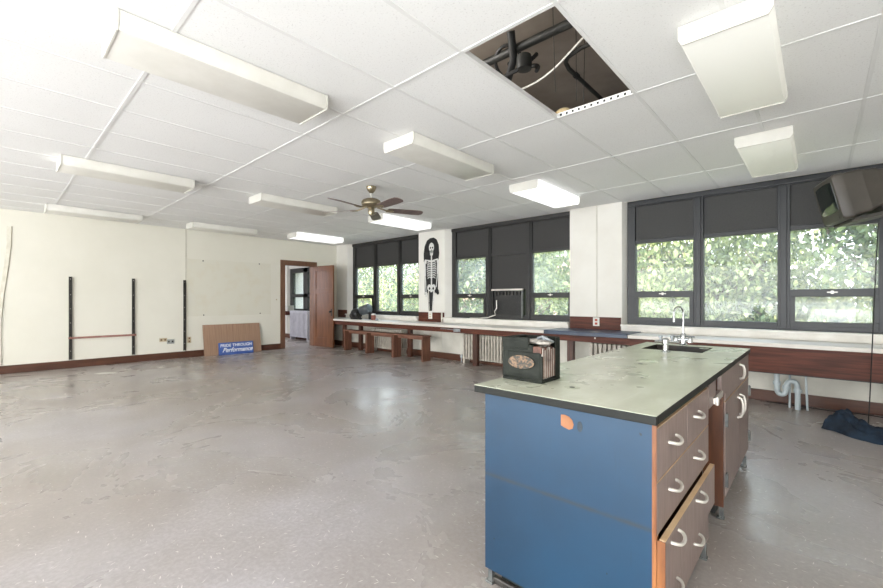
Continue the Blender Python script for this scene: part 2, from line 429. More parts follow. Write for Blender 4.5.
m.box(-12.7, -10.8, 6.46, 6.66, 0, .86)
wlow = struct(m.build('wall_below_windows', M['wall_lower']))
m = MB(); m.box(-6.9, -5.75, 6.283, 6.29, .18, .70)
for x in (-6.3,): m.box(x - .003, x + .003, 6.28, 6.284, .18, .7)
struct(m.build('trim_2', M['wall_lower'], None))
# baseboards
struct(MB().box(XW, XW + .022, YS, 4.83, 0, .135).build('baseboard_left', M['base'], None, .004))
struct(MB().box(XW, XE, 6.265, 6.29, 0, .13).build('baseboard_windows', M['base'], None, .004))
struct(MB().box(-15, XW - .15, 6.415, YP, 0, .13).build('baseboard_far_room', M['base'], None, .004))

# ceiling: tiles between grid runners, one tile missing
HX0, HX1, HY0, HY1 = -1.577, -.967, 1.904, 3.124
gx = [-2.187 + .61 * i for i in range(-13, 7)]; gy = [1.904 + 1.22 * j for j in range(-7, 5)]
gx = [x for x in gx if XW < x < XE]; gy = [y for y in gy if YS < y < 6.6]
m = MB()
xs = [XW] + gx + [XE]; ys = [YS] + gy + [6.6]
for i in range(len(xs) - 1):
    for j in range(len(ys) - 1):
        if abs(xs[i] - HX0) < .01 and abs(ys[j] - HY0) < .01: continue
        m.box(xs[i] + .004, xs[i + 1] - .004, ys[j] + .004, ys[j + 1] - .004, ZC + .003, ZC + .018)
ceil = struct(m.build('ceiling', M['tile']))
m = MB()
for x in gx: m.box(x - .012, x + .012, YS, 6.6, ZC - .001, ZC + .003); m.box(x - .002, x + .002, YS, 6.6, ZC + .003, ZC + .04)
for y in gy: m.box(XW, XE, y - .012, y + .012, ZC - .0015, ZC + .0025); m.box(XW, XE, y - .002, y + .002, ZC + .003, ZC + .04)
m.build('grid_runner', M['tee'], ceil)
m = MB()
for k in range(12):
    x = HX0 + .03 + k * .05; m.box(x, x + .016, HY1 - .006, HY1 - .002, ZC + .012, ZC + .028)
m.build('runner_slot', M['kick'], ceil)
struct(bx(-15, XE + .15, YS - .15, 6.9, 3.6, 3.8).build('ceiling_slab', M['conc']))
struct(bx(-15, XW - .15, YS, 6.9, 2.85, 2.9).build('ceiling_far_room', M['white']))

# ------------------------------------------------------------------ windows
def window(n, L, Wd, fm, mid_solid=False, dz=0):
    """frame with three bays; L left edge, upper infill panels, side bays with a hopper sash below"""
    Y0, Y1 = 6.53, 6.63; pmx = M['panel_dark'] if n == 3 else M['panel_darker']
    m = MB()
    bays = [(.10, .86), (.98, 1.76), (1.88, 2.62)]
    zt, zp, z0, z1 = 2.69, 2.085, .84, .93
    m.box(L - .01, L + .10, Y0, Y1, z0, zt); m.box(L + 2.62, L + Wd, Y0, Y1, z0, zt)
    m.box(L + .86, L + .98, Y0, Y1, z0, zt); m.box(L + 1.76, L + 1.88, Y0, Y1, z0, zt)
    m.box(L + .89, L + .95, Y0 - .02, Y0, z0 + .02, 2.6); m.box(L + 1.79, L + 1.85, Y0 - .02, Y0, z0 + .02, 2.6)
    for a, b in bays:
        m.box(L + a, L + b, Y0, Y1, z0, z1); m.box(L + a, L + b, Y0, Y1, 2.605, zt)
        m.box(L + a, L + b, Y0 + .01, Y1, zp - .035, zp + .02)
    f = struct(m.build('window_%d' % n, fm, None, .004))
    MB().box(L, L + Wd + (.0), Y0 - .035, Y0 + .0, 2.615, 2.685).build('head_rail', fm, f, .012)
    for k, (a, b) in enumerate(bays):
        p = MB(); p.box(L + a, L + b, 6.565, 6.59, zp + .02, 2.605)
        p.build('upper_panel', pmx, f)
        if k == 1 and mid_solid:
            MB().box(L + a, L + b, 6.57, 6.60, 1.40, zp - .035).build('lower_panel', pmx, f); continue
        if k != 1:
            s = MB()    # hopper sash with its own border
            s.box(L + a, L + b, Y0 - .012, Y1, 1.245, 1.335)
            s.box(L + a, L + b, Y0 - .012, Y0 + .03, z1 - .035, z1 + .02)
            s.box(L + a - .005, L + a + .045, Y0 - .012, Y0 + .03, z1 + .02, 1.245); s.box(L + b - .045, L + b + .005, Y0 - .012, Y0 + .03, z1 + .02, 1.245)
            so = s.build('sash', fm, f, .003)
            cx = L + (a + b) / 2
            h = MB(); h.box(cx - .045, cx + .045, Y0 - .028, Y0 - .012, 1.292, 1.303); h.box(cx - .012, cx + .012, Y0 - .024, Y0 - .012, 1.278, 1.315)
            h.build('latch', M['alu'], so, .002)
        MB().box(L + a, L + b, 6.583, 6.587, z1, zp - .035).build('window_pane', M['glass'] if n == 3 else M['glass_dusty'], f)
    # sill
    sx0, sx1 = ((-9.285, -6.575), (-5.785, -3.025), (-2.185, .595))[n - 1]
    MB().box(sx0, sx1, 6.385, 6.53, .737, .815).box(sx0, sx1, 6.355, 6.53, .815, .842).build('window_sill', M['sill'], f, .004)
    return f
window(1, -9.16, 2.66, M['frame_brown']); window(2, -5.66, 2.68, M['frame_brown'], True); window(3, -2.13, 2.74, M['frame'])
# window of the room next door
m = MB(); m.box(-12.62, -12.42, 6.53, 6.63, .86, 2.35); m.box(-11.76, -11.5, 6.53, 6.63, .86, 2.35); m.box(-12.42, -10.9, 6.53, 6.63, .86, .93); m.box(-12.42, -10.9, 6.53, 6.63, 1.29, 1.39); m.box(-12.42, -10.9, 6.53, 6.63, 2.06, 2.4)
w4 = struct(m.build('window_4', M['frame_brown'])); MB().box(-12.42, -10.95, 6.583, 6.587, .93, 2.06).build('window_pane', M['glass'], w4)

# ------------------------------------------------------------------ door
m = MB(); m.box(XW - .16, XW + .02, 4.83, 4.95, 0, 2.20); m.box(XW - .16, XW + .02, 5.715, 5.83, 0, 2.20); m.box(XW - .16, XW + .02, 4.95, 5.715, 2.08, 2.20)
struct(m.build('trim_door_casing', M['casing'], None, .006))
ang = 7
d = bpy.data.objects.new('door_1', None); sc.collection.objects.link(d); struct(d); d.location = (XW + .03, 5.70, 0); d.rotation_euler = (0, 0, R(ang))
m = MB(); W_, T_ = .80, .04
def dbox(a, b, z0, z1, t0=0, t1=T_): m.box(a, b, t0, t1, z0, z1)
dbox(0, .12, .01, 2.08); dbox(W_ - .12, W_, .01, 2.08); dbox(.12, W_ - .12, .01, .24); dbox(.12, W_ - .12, 1.95, 2.08); dbox(.12, W_ - .12, 1.36, 1.50)
m.build('door_leaf', M['door'], d, .006, local=True)
MB().box(.12, W_ - .12, .013, .027, .24, 1.36).box(.12, W_ - .12, .013, .027, 1.50, 1.95).build('door_panel', M['door'], d, local=True)
hd = MB().box(W_ - .085, W_ - .04, -.005, 0, .80, .98).build('escutcheon', M['black'], d, .002, local=True)
MB().lathe([(.012, 0), (.012, -.03), (.026, -.04), (.03, -.055), (.02, -.068), (.002, -.07)], (W_ - .062, -.005, .91), 16, 'Y').build('door_knob', M['black'], hd, smooth=True, local=True)

# ------------------------------------------------------------------ ceiling void
G = 'pipes and cables above the missing ceiling tile'
o = MB().tube([(x, 2.70, 3.12) for x in (-4.5, -2.0, -1.0, 1.5)], .032, 14).build('heating_pipe', M['kick'], None, smooth=True)
tag(o, 'black horizontal pipe crossing the upper corner of the missing-tile opening', 'pipe')
tag(MB().box(-4.5, 1.5, 2.05, 2.16, 3.24, 3.34).build('steel_beam', M['brickw'], None), 'dull grey beam above the black pipe in the ceiling opening', 'beam')
c = thing('electrical_conduit', 'black bent conduit with right-angle bend inside the ceiling opening', 'conduit', (-1.4, 3.1, 3.1))
pts = [(-.6, 2.90, 3.08), (-1.30, 2.96, 3.08)] + [(-1.42, 3.0, 3.08), (-1.47, 3.06, 3.08)] + [(-1.49, 3.16, 3.08), (-1.49, 4.6, 3.08)]
MB().tube(pts, .017, 10).build('conduit_pipe', M['kick'], c, smooth=True)
MB().lathe([(.024, -.02), (.024, .02)], (-1.49, 3.3, 3.08), 12, 'Y').build('conduit_coupling', M['kick'], c)
pts = [(-2.3, 2.75, 2.96), (-1.99, 2.66, 2.82), (-1.72, 2.72, 2.80), (-1.48, 2.78, 2.86), (-1.2, 2.72, 2.98), (-.8, 2.5, 3.02)]
for _ in range(3):
    pts = [Vector(pts[0])] + [v for a_, b_ in zip(map(Vector, pts), map(Vector, pts[1:])) for v in (a_ * .75 + b_ * .25, a_ * .25 + b_ * .75)] + [Vector(pts[-1])]
tag(MB().tube(pts, .007, 8).build('white_cable', M['white'], None, smooth=True), 'white cable sagging across the opening of the missing ceiling tile', 'cable')
c = thing('flexible_hose', 'dark coiled hose hanging in the corner of the ceiling opening', 'hose', (-1.75, 2.8, 3.0))
def coil(cx, cy, cz, r, tilt, turns=1.0, ph=0):
    return [(cx + r * math.cos(t) , cy + r * .8 * math.sin(t), cz + tilt * math.sin(t) + .02 * t) for t in [ph + turns * 2 * PI * k / 28 for k in range(29)]]
MB().tube(coil(-1.72, 2.80, 2.95, .14, .10), .016, 8).build('hose_loop', M['rubber'], c, smooth=True)
MB().tube(coil(-1.80, 2.74, 3.0, .10, -.06, 1.0, 2), .014, 8).build('hose_loop', M['rubber'], c, smooth=True)
MB().tube([(-2.3, 2.9, 3.1), (-2.0, 2.84, 3.0), (-1.86, 2.82, 2.95), (-1.72, 2.7, 3.05), (-1.68, 2.6, 3.2)], .03, 12).build('hose_bundle', M['rubber'], c, smooth=True)
MB().lathe([(.03, -.06), (.055, -.05), (.06, 0), (.055, .05), (.03, .06)], (-1.64, 2.72, 3.0), 16).build('hose_fitting', M['kick'], c, smooth=True)
for k, (x, y) in enumerate(((-1.38, 2.66), (-1.33, 2.90), (-1.30, 2.96))):
    tag(MB().tube([(x, y, 3.6), (x + .01 * k, y + .02, 3.15), (x - .02, y + .09, ZC + .02)], .0022, 6).build('hanger_wire', M['kick'], None),
        'thin hanger wire inside the ceiling opening', 'wire', 'hanger wires in the ceiling opening')
m = MB(); m.sphere((-1.545, 3.17, 2.745), .06, 1.1, .8, .6); m.sphere((-1.50, 3.20, 2.74), .04, 1.2, .9, .7)
tag(m.build('insulation_wad', M['beige'], None, smooth=True), 'tan wad of insulation at the far corner of the ceiling opening', 'insulation')

# ------------------------------------------------------------------ ceiling lights
def light(loc, label, lens, lit=False):
    t = thing('ceiling_light', label, 'ceiling light', loc, group='surface mounted fluorescent ceiling lights')
    L = 1.22
    def sec(y, top=.2, bot=.185, h=.10, e=0):
        return [(-top - e, y, 0), (-top - e, y, -.03), (-top + .0 - e, y, -h * .72), (-bot, y, -h - e), (bot, y, -h - e), (top + e, y, -h * .72), (top + e, y, -.03), (top + e, y, 0)]
    MB().box(-.17, .17, .01, L - .01, -.022, -.0015).build('housing', M['white'], t, local=True)
    b = MB(); b.loft([sec(.012), sec(L - .012)]); b.build('diffuser', lens, t, .006, True, local=True)
    for y in (0, L - .012):
        b = MB(); b.loft([sec(y, e=.004), sec(y + .012, e=.004)]); b.build('end_cap', M['white'], t, .002, local=True)
    return t
zc = ZC - .0015
l1 = light((-2.82, .43, zc), 'large unlit ceiling light at the upper left, nearest the viewer', M['lens'])
dup(l1, (-5.87, .48, zc), 'unlit ceiling light on the left, middle one of the leftmost column of three')
dup(l1, (-8.92, .58, zc), 'leftmost ceiling light above the black wall standards')
dup(l1, (-8.92, 2.58, zc), 'unlit ceiling light close to the left wall above the pale wall patch')
dup(l1, (-5.87, 2.52, zc), 'unlit ceiling light just left of the ceiling fan')
dup(l1, (-2.82, 2.50, zc), 'unlit ceiling light at the centre, between fan and missing tile')
ly = light((-.36, 2.52, zc), 'largest cream ceiling light at the top right, near the missing tile', M['lens_yellow'])
dup(ly, (-.36, 4.58, zc), 'cream ceiling light on the right close above the television')
ll = light((-5.72, 4.54, zc), 'lit bright white ceiling light behind the fan by the skeleton', M['lens_lit'])
dup(ll, (-2.74, 4.52, zc), 'lit bright white ceiling light above the white pier and second window')
dup(ll, (-8.60, 4.50, zc), 'lit ceiling light in the far corner above the open door')

# ------------------------------------------------------------------ ceiling fan
f = thing('ceiling_fan', 'brass ceiling fan with five dark brown blades hanging in mid room', 'ceiling fan', (-4.3, 3.35, ZC))
MB().lathe([(.035, -.002), (.065, -.004), (.066, -.02), (.05, -.055), (.025, -.085), (.014, -.09)], (-4.3, 3.35, ZC - .003), 24).build('canopy', M['brass'], f, smooth=True)
MB().lathe([(.012, -.09), (.012, -.18)], (-4.3, 3.35, ZC), 12).build('down_rod', M['white'], f, smooth=True)
MB().lathe([(.02, -.155), (.07, -.165), (.115, -.185), (.13, -.215), (.125, -.245), (.09, -.27), (.05, -.285), (.03, -.29)], (-4.3, 3.35, ZC), 30).build('motor_housing', M['brass'], f, smooth=True)
MB().lathe([(.03, -.28), (.042, -.295), (.042, -.345), (.03, -.375), (.006, -.382)], (-4.3, 3.35, ZC), 20).build('switch_housing', M['brass'], f, smooth=True)
for k in range(5):
    a = R(63 + 72 * k); mt = Matrix.Translation((-4.3, 3.35, 0)) @ Matrix.Rotation(a, 4, 'Z') @ Matrix.Translation((0, 0, 2.39)) @ Matrix.Rotation(R(-13), 4, 'X')
    b = MB(); prof = [(.22, -.045), (.26, -.058), (.55, -.068), (.66, -.064), (.695, -.04), (.70, 0), (.695, .04), (.66, .064), (.55, .068), (.26, .058), (.22, .045)]
    b.loft([[mt @ Vector((x, y, -.003)) for x, y in prof], [mt @ Vector((x, y, .004)) for x, y in prof]])
    bl = b.build('blade', M['blade'], f)
    b = MB(); b.tube([mt @ Vector(p) for p in ((.08, 0, .03), (.14, 0, .012), (.2, 0, -.006), (.27, 0, -.008))], .011, 8)
    b.tube([mt @ Vector(p) for p in ((.2, -.03, -.007), (.27, -.03, -.007), (.30, 0, -.007), (.27, .03, -.007), (.2, .03, -.007))], .006, 6)
    b.build('blade_arm', M['brass'], bl, smooth=True)

# ------------------------------------------------------------------ left wall furniture
for k, y in enumerate((.96, 1.87, 2.745)):
    m = MB(); x = XW
    m.box(x, x + .018, y - .022, y + .022, .15, 1.62); m.box(x + .018, x + .03, y - .022, y - .012, .15, 1.62); m.box(x + .018, x + .03, y + .012, y + .022, .15, 1.62)
    s = m.build('shelf_standard', M['strip'], None)
    tag(s, ['black slotted shelf standard on the left wall, leftmost of three', 'middle black shelf standard at the right end of the pink rail', 'black shelf standard on the wall beside the outlet, rightmost of three'][k], 'shelf standard', 'black shelf standards on the left wall')
    for z in (.3, .55, .8, 1.05, 1.3, 1.58): MB().lathe([(.006, 0), (.006, .004)], (x + .018, y, z), 8, 'X').build('screw', M['alu'], s)
tag(MB().box(XW + .031, XW + .051, .93, 1.91, .515, .55).build('shelf_rail', M['pink'], None, .003), 'thin pinkish wooden rail spanning two black shelf standards', 'rail')
o = MB().box(XW, XW + .004, 2.79, 4.59, .86, 2.08).build('wall_patch', M['patch'], None); tag(o, 'pale painted-over rectangular board on the left wall above the brown board', 'wall panel')
for y, z in ((3.10, 2.05), (4.31, 2.06), (3.11, .86 + .02), (4.33, .89)): MB().lathe([(.014, 0), (.012, .006), (.004, .008)], (XW + .004, y, z), 10, 'X').build('screw', M['strip'], o)
def plate(name, y0, y1, z0, z1, mt, label, sock=M['strip'], n=2):
    p = tag(MB().box(XW, XW + .008, y0, y1, z0, z1).build(name, mt, None, .002), label, 'outlet')
    cy = (y0 + y1) / 2
    for k in range(n):
        if (y1 - y0) > (z1 - z0): a = y0 + (k + .5) * (y1 - y0) / n; b = (z0 + z1) / 2
        else: a = cy; b = z0 + (k + .5) * (z1 - z0) / n
        MB().box(XW + .008, XW + .010, a - .014, a + .014, b - .016, b + .016).build('socket', sock, p)
plate('wall_outlet', 2.30, 2.43, .36, .435, M['plate'], 'beige wall outlet left of the steel plate low on the wall', M['casing'])
plate('wall_outlet', 2.43, 2.56, .31, .40, M['plate_grey'], 'steel double switch plate low on the left wall', M['strip'])
plate('wall_outlet', 2.80, 2.87, .30, .43, M['plate'], 'beige outlet right of the rightmost black shelf standard', M['casing'])
plate('light_switch', 4.715, 4.745, 1.20, 1.23, M['plate_white'], 'tiny pale switch left of the door casing', M['plate'], 1)
# crease where the plaster bulges at the left edge, its shade painted as grey
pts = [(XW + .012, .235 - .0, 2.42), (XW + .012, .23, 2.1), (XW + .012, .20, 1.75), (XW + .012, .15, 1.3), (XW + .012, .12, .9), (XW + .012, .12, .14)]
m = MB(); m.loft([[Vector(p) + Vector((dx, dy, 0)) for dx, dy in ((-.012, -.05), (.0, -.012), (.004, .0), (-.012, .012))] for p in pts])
tag(m.build('plaster_crease', M['seam_and_shade'], None, smooth=True), 'long curved crease in the plaster at the left edge of the wall', 'crease')

# leaning panelling and blue sign
b = thing('leaning_board', 'brown striped wood board leaning on the left wall behind the blue sign', 'board', (XW + .14, 3.69, 0), (0, R(-10.2), 0))
MB().box(-.008, .008, -.61, .61, 0, .675).build('board_panel', M['board'], b, local=True)
s = thing('painted_sign', 'blue sign with white lettering leaning on the brown board', 'sign', (XW + .20, 3.72, 0), (0, R(-9), 0))
MB().box(-.008, .008, -.37, .37, 0, .27).build('sign_board', M['sign'], s, .002, local=True)
def text(body, size, loc, parent, mat, shear=0, sx=1):
    cu = bpy.data.curves.new('lettering', 'FONT'); cu.body = body; cu.size = size; cu.shear = shear; cu.align_x = 'CENTER'; cu.extrude = .001; cu.offset = size * .018
    tmp = bpy.data.objects.new('tmp', cu); sc.collection.objects.link(tmp)
    bpy.context.view_layer.update()
    me = bpy.data.meshes.new_from_object(tmp.evaluated_get(bpy.context.evaluated_depsgraph_get()))
    bpy.data.objects.remove(tmp); me.materials.clear(); me.materials.append(mat)
    # text plane: x -> local +Y, y -> local +Z, facing +X
    me.transform(Matrix(((0, 0, 1, loc[0]), (sx, 0, 0, loc[1]), (0, 1, 0, loc[2]), (0, 0, 0, 1))))
    o = bpy.data.objects.new('lettering', me); sc.collection.objects.link(o); o.parent = parent; return o
text('PRIDE THROUGH', .088, (.0095, -.0, .175), s, M['letter'], .1, .98)
text('Performance', .135, (.0095, .02, .06), s, M['letter'], .45, .92)

# small white scrap on the floor
m = MB(); m.prism([(-8.75, 1.15, .001), (-8.62, 1.20, .001), (-8.55, 1.42, .001), (-8.66, 1.40, .001), (-8.78, 1.3, .001)], (0, 0, .003))
tag(m.build('paper_scrap', M['white'], None), 'small white scrap of paper on the floor near the left wall', 'scrap')

# ------------------------------------------------------------------ window counter
ZT = .735; YF = 5.80
ct = thing('window_counter', 'long low counter with white top and red brown apron under the windows', 'counter', (-4.0, 6.1, 0))
MB().box(XW + .005, -3.14, YF, 6.44, ZT - .045, ZT).box(-3.14, -1.90, YF + .03, 6.44, ZT - .045, ZT).box(-1.90, XE - .02, YF, 6.44, ZT - .045, ZT).build('countertop', M['ctop'], ct, .004)
MB().box(-3.14, -1.90, YF - .02, 6.42, ZT + .0005, ZT + .012).box(-3.14, -1.90, YF - .02, YF + .0295, ZT - .048, ZT + .0004).build('blue_top', M['bluepad'], ct, .003)['label'] = 'blue grey laminate section of the top'
MB().box(XW + .005, -1.88, YF + .045, YF + .07, .595, ZT - .045).build('apron', M['rwood'], ct, .003)
MB().box(-1.88, XE - .02, YF + .02, YF + .05, .405, ZT - .045).build('deep_apron', M['rwood'], ct, .003)
MB().box(XW + .01, -1.88, YF + .1, YF + .13, .60, .66).box(-1.88, XE - .02, YF + .03, 6.28, .395, .412).build('under_shelf', M['kick'], ct)
for x in (-8.80, -8.13, -6.40, -4.64, -2.80):
    MB().box(x - .055, x + .045, YF + .19, YF + .26, 0, .60).build('leg', M['rwoodz'], ct, .003)
m = MB(); m.box(-5.02, -4.86, YF + .025, YF + .045, .615, .675); m.lathe([(.035, 0), (.03, -.02), (.01, -.025)], (-4.93, YF + .03, .645), 14, 'Y'); m.tube([(-5.35, YF + .03, .655), (-5.2, YF + .02, .66), (-5.0, YF + .03, .65)], .008, 8)
m.build('clamp', M['steel'], ct)
MB().lathe([(.012, 0), (.01, -.01), (.002, -.012)], (-2.36, YF + .045, .66), 12, 'Y').build('lock', M['alu'], ct, smooth=True)
# splashbacks on the piers
SB = 'wooden splashboards on the piers'
def splash(x0, x1, label):
    return tag(MB().box(x0, x1, YP - .022, YP, ZT + .002, .94).build('splashboard', M['rwood'], None, .003), label, 'splashboard', SB)
splash(-9.70, -9.30, 'brown splashboard behind the counter in the far corner by the open door')
splash(-6.55, -5.80, 'brown splashboard on the pier under the skeleton')
splash(-3.01, -2.20, 'brown splashboard on the white pier above the blue counter section')
p = tag(MB().box(-2.62, -2.52, YP - .032, YP - .0225, .80, .935).build('pier_outlet', M['plate_white'], None, .002), 'white outlet with red sockets on the splashboard of the white pier', 'outlet')
for z in (.82, .875): MB().box(-2.59, -2.55, YP - .035, YP - .0321, z, z + .035).build('socket', M['red'], p)
tag(MB().tube([(-2.57, YP - .008, .94), (-2.57, YP - .008, ZC - .003)], .007, 8).build('surface_conduit', M['wall_lower'], None), 'thin painted conduit running up the white pier', 'conduit')
p = tag(MB().box(-6.24, -6.13, YP - .032, YP - .0225, .80, .945).build('pier_outlet', M['plate_white'], None, .002), 'white outlet box below the feet of the skeleton', 'outlet')
for z in (.83, .88): MB().box(-6.205, -6.165, YP - .035, YP - .0321, z, z + .03).build('socket', M['plate'], p)
tag(MB().box(-5.86, -5.83, YP - .04, YP - .0225, ZT + .002, .945).build('cable_channel', M['wall_lower'], None), 'short pale vertical cable channel at the right end of the splashboard under the skeleton', 'cable channel')

# radiators
def radiator(name, x0, x1, y, zt, mt, label, n, zb=.09):
    t = thing(name, label, 'radiator', ((x0 + x1) / 2, y, 0), group=None)
    m = MB(); wd = (x1 - x0) / n
    for k in range(n):
        a = x0 + k * wd
        m.box(a + wd * .12, a + wd * .88, y - .09, y + .09, zt - .07, zt); m.box(a + wd * .12, a + wd * .88, y - .09, y + .09, zb, zb + .05)
        for yy in (-.07, 0, .07): m.box(a + wd * .2, a + wd * .8, y + yy - .019, y + yy + .019, zb + .05, zt - .07)
    m.build('column_sections', mt, t, .006)
    for z in (zt - .035, zb + .03): MB().tube([(x0, y, z), (x1, y, z)], .018, 8).build('header_pipe', mt, t)
    for x in (x0 + wd / 2, x1 - wd / 2):
        MB().box(x - .02, x + .02, y - .08, y + .08, 0, zb).build('foot', mt, t)
    MB().tube([(x0 - .0, y, zb + .03), (x0 - .07, y, zb + .03), (x0 - .09, y, zb), (x0 - .09, y, 0)], .014, 8).lathe([(.028, zb), (.03, zb + .04), (.02, zb + .06)], (x0 - .09, y, 0), 12).build('valve', M['steel'], t, smooth=True)
    return t
radiator('radiator', -5.02, -3.72, 6.17, .56, M['radiator'], 'chipped pale iron radiator under the second window', 20)
radiator('radiator', -2.55, -1.6, 6.17, .56, M['radiator'], 'iron radiator under the blue section of the counter', 14)
radiator('radiator', -7.85, -6.75, 6.17, .54, M['radiator'], 'iron radiator behind the benches under the first window', 16)
radiator('radiator', -12.0, -10.95, 6.30, .88, M['radiator_w'], 'white radiator seen through the open doorway', 14)
# box on the sill next door
tag(MB().box(-12.35, -12.12, 6.2, 6.42, .86, 1.03).build('carton', M['white'], None, .004), 'white carton standing beside the radiator in the next room', 'carton')
tag(MB().box(-12.55, -12.02, 6.1, 6.44, .74, .858).build('wall_ledge', M['rwood'], None, .004), 'brown wooden ledge under the window of the next room', 'ledge')

# benches
def bench(x0, x1, y0, y1, h, label):
    t = thing('wooden_bench', label, 'bench', ((x0 + x1) / 2, (y0 + y1) / 2, 0), group='low wooden benches in front of the counter')
    MB().box(x0 - .01, x1 + .01, y0, y1, h - .024, h).build('seat', M['bench'], t, .004)
    MB().box(x0, x0 + .035, y0 + .015, y1 - .015, 0, h - .024).build('side_panel', M['benchz'], t, .003)
    MB().box(x1 - .035, x1, y0 + .015, y1 - .015, 0, h - .024).build('side_panel', M['benchz'], t, .003)
    MB().box(x0 + .035, x1 - .035, y0 + .13, y0 + .15, h - .09, h - .024).build('stretcher', M['bench'], t)
bench(-8.43, -7.56, 5.73, 5.96, .49, 'wooden bench nearest the open door, leftmost of three')
bench(-7.53, -6.62, 5.70, 5.94, .49, 'middle wooden bench in the row of three before the counter')
bench(-6.59, -5.69, 5.67, 5.92, .50, 'wooden bench below the skeleton, rightmost of three')

# ------------------------------------------------------------------ things on the window counter
t = thing('blower_machine', 'black machine with a grey cylinder lying in the counter corner', 'machine', (-8.35, 6.1, ZT))
MB().lathe([(.05, -.11), (.10, -.105), (.125, -.07), (.13, 0), (.125, .07), (.10, .105), (.04, .11)], (-8.36, 6.06, ZT + .132), 26, 'X').build('wheel_housing', M['black'], t, smooth=True)
MB().lathe([(.06, -.15), (.07, -.14), (.07, .14), (.06, .15)], (-8.36, 6.02, ZT + .085), 18, 'X').build('hub', M['strip'], t, smooth=True)
rot = Matrix.Rotation(R(-12), 3, 'Y') @ Matrix.Rotation(R(14), 3, 'Z')
mt = Matrix.Rotation(R(-14), 4, 'Y') @ Matrix.Rotation(R(10), 4, 'Z')
MB().lathe([(.05, 0), (.10, .02), (.115, .06), (.12, .27), (.10, .30), (.03, .31)], (-8.30, 6.14, ZT + .20), 26, 'X', mt).build('cylinder', M['gunmetal'], t, smooth=True)
MB().box(-8.50, -8.24, 5.98, 6.14, ZT + .001, ZT + .035).build('stand', M['black'], t, .004)
MB().box(-8.02, -7.95, 6.16, 6.24, ZT + .001, ZT + .17).build('rear_support', M['black'], t, .004)
j = tag(MB().lathe([(.05, 0), (.055, .01), (.055, .10), (.045, .115)], (-7.72, 6.08, ZT), 20).build('storage_jar', M['brown_jar'], None, smooth=True), 'small brown jar with pale lid on the white counter', 'jar')
MB().lathe([(.048, .115), (.05, .12), (.05, .145), (.03, .15)], (-7.72, 6.08, ZT), 20).build('lid', M['ctop'], j, smooth=True)
for k, (x, y, lb) in enumerate(((-8.12, 6.0, 'dark knob lying between the black machine and the brown jar'), (-7.50, 6.0, 'grey metal knob lying right of the brown jar'))):
    tag(MB().lathe([(.02, 0), (.035, .01), (.035, .035), (.012, .05), (.012, .06)], (x, y, ZT), 16).build('loose_knob', M['black'] if k == 0 else M['steel'], None, smooth=True), lb, 'knob')

# air conditioner in the second window
a = thing('air_conditioner', 'black window air conditioner in the second window', 'air conditioner', (-4.30, 6.5, .85))
x0, x1 = -4.64, -3.95
MB().box(x0, x1, 6.545, 6.70, .93, 1.40).build('body', M['black'], a)
MB().box(x0, x1, 6.50, 6.545, 1.385, 1.415).build('trim_strip', M['alu'], a, .002)['label'] = 'pale metal edge strip'
MB().box(x1 - .03, x1, 6.50, 6.545, .875, 1.385).build('side_frame', M['foot'], a, .002)
MB().box(x0, x1 - .03, 6.505, 6.545, .875, .925).box(x0, x0 + .03, 6.505, 6.545, .925, 1.385).build('lower_frame', M['frame_brown'], a)
for k in range(8):
    q = x0 + .07 + k * .075
    MB().box(q, q + .03, 6.515, 6.544, 1.295, 1.365).build('vent_louvre', M['strip'], a)
m = MB()
for k in range(14): m.box(x0 + .05, x1 - .05, 6.535, 6.5445, .945 + k * .024, .957 + k * .024)
m.build('grille', M['black'], a)
MB().tube([(x0 + .12, 6.50, 1.2), (x0 + .13, 6.49, 1.05), (x0 + .09, 6.48, .99), (x0 + .12, 6.46, .92), (x0 - .02, 6.42, .87), (x0 - .2, 6.38, .853), (x0 - .42, 6.36, .852)], .010, 8).build('power_cord', M['alu'], a, smooth=True)

# ------------------------------------------------------------------ skeleton cut-out on the pier
sk = thing('skeleton_cutout', 'black and white skeleton cut-out hanging on the pier between two windows', 'wall decoration', (-6.17, YP, 1.75))
def sp_(u, v): return (-6.17 + u, 0, v)
def flat(polys, y0, t, name, mt, parent, smooth=False):
    m = MB()
    for p in polys: m.prism([(-6.17 + u, YP - y0, v) for u, v in p], (0, -t, 0))
    return m.build(name, mt, parent, smooth=smooth)
def ell(cx, cy, rx, ry, n=20, a0=0, a1=360): return [(cx + rx * math.cos(R(a0 + (a1 - a0) * k / n)), cy + ry * math.sin(R(a0 + (a1 - a0) * k / n))) for k in range(n if a1 - a0 == 360 else n + 1)]
def seg(x0, y0, x1, y1, w0, w1=None):
    w1 = w1 or w0; dx, dy = x1 - x0, y1 - y0; l = math.hypot(dx, dy); nx, ny = -dy / l, dx / l
    return [(x0 + nx * w0, y0 + ny * w0), (x0 - nx * w0, y0 - ny * w0), (x1 - nx * w1, y1 - ny * w1), (x1 + nx * w1, y1 + ny * w1)]
hood = [(-.235, 2.04), (-.24, 2.22), (-.21, 2.38), (-.14, 2.50), (-.05, 2.545), (.06, 2.55), (.15, 2.50), (.21, 2.38), (.225, 2.2), (.20, 2.05), (.12, 2.08), (-.14, 2.08)]
flat([hood, [(-.15, 2.1), (.15, 2.1), (.15, 1.5), (.10, 1.36), (-.13, 1.36), (-.15, 1.5)], [(-.12, 1.4), (.05, 1.4), (.01, .97), (-.08, .97)], seg(-.17, 2.0, -.17, 1.32, .035), seg(.16, 2.0, .15, 1.35, .035)], 0.001, .004, 'black_backing', M['bblack'], sk)
b = 'bone_print'
flat([ell(0, 2.34, .075, .105), [(-.05, 2.27), (.05, 2.27), (.04, 2.17), (-.04, 2.17)]], .005, .003, 'skull', M['bwhite'], sk)
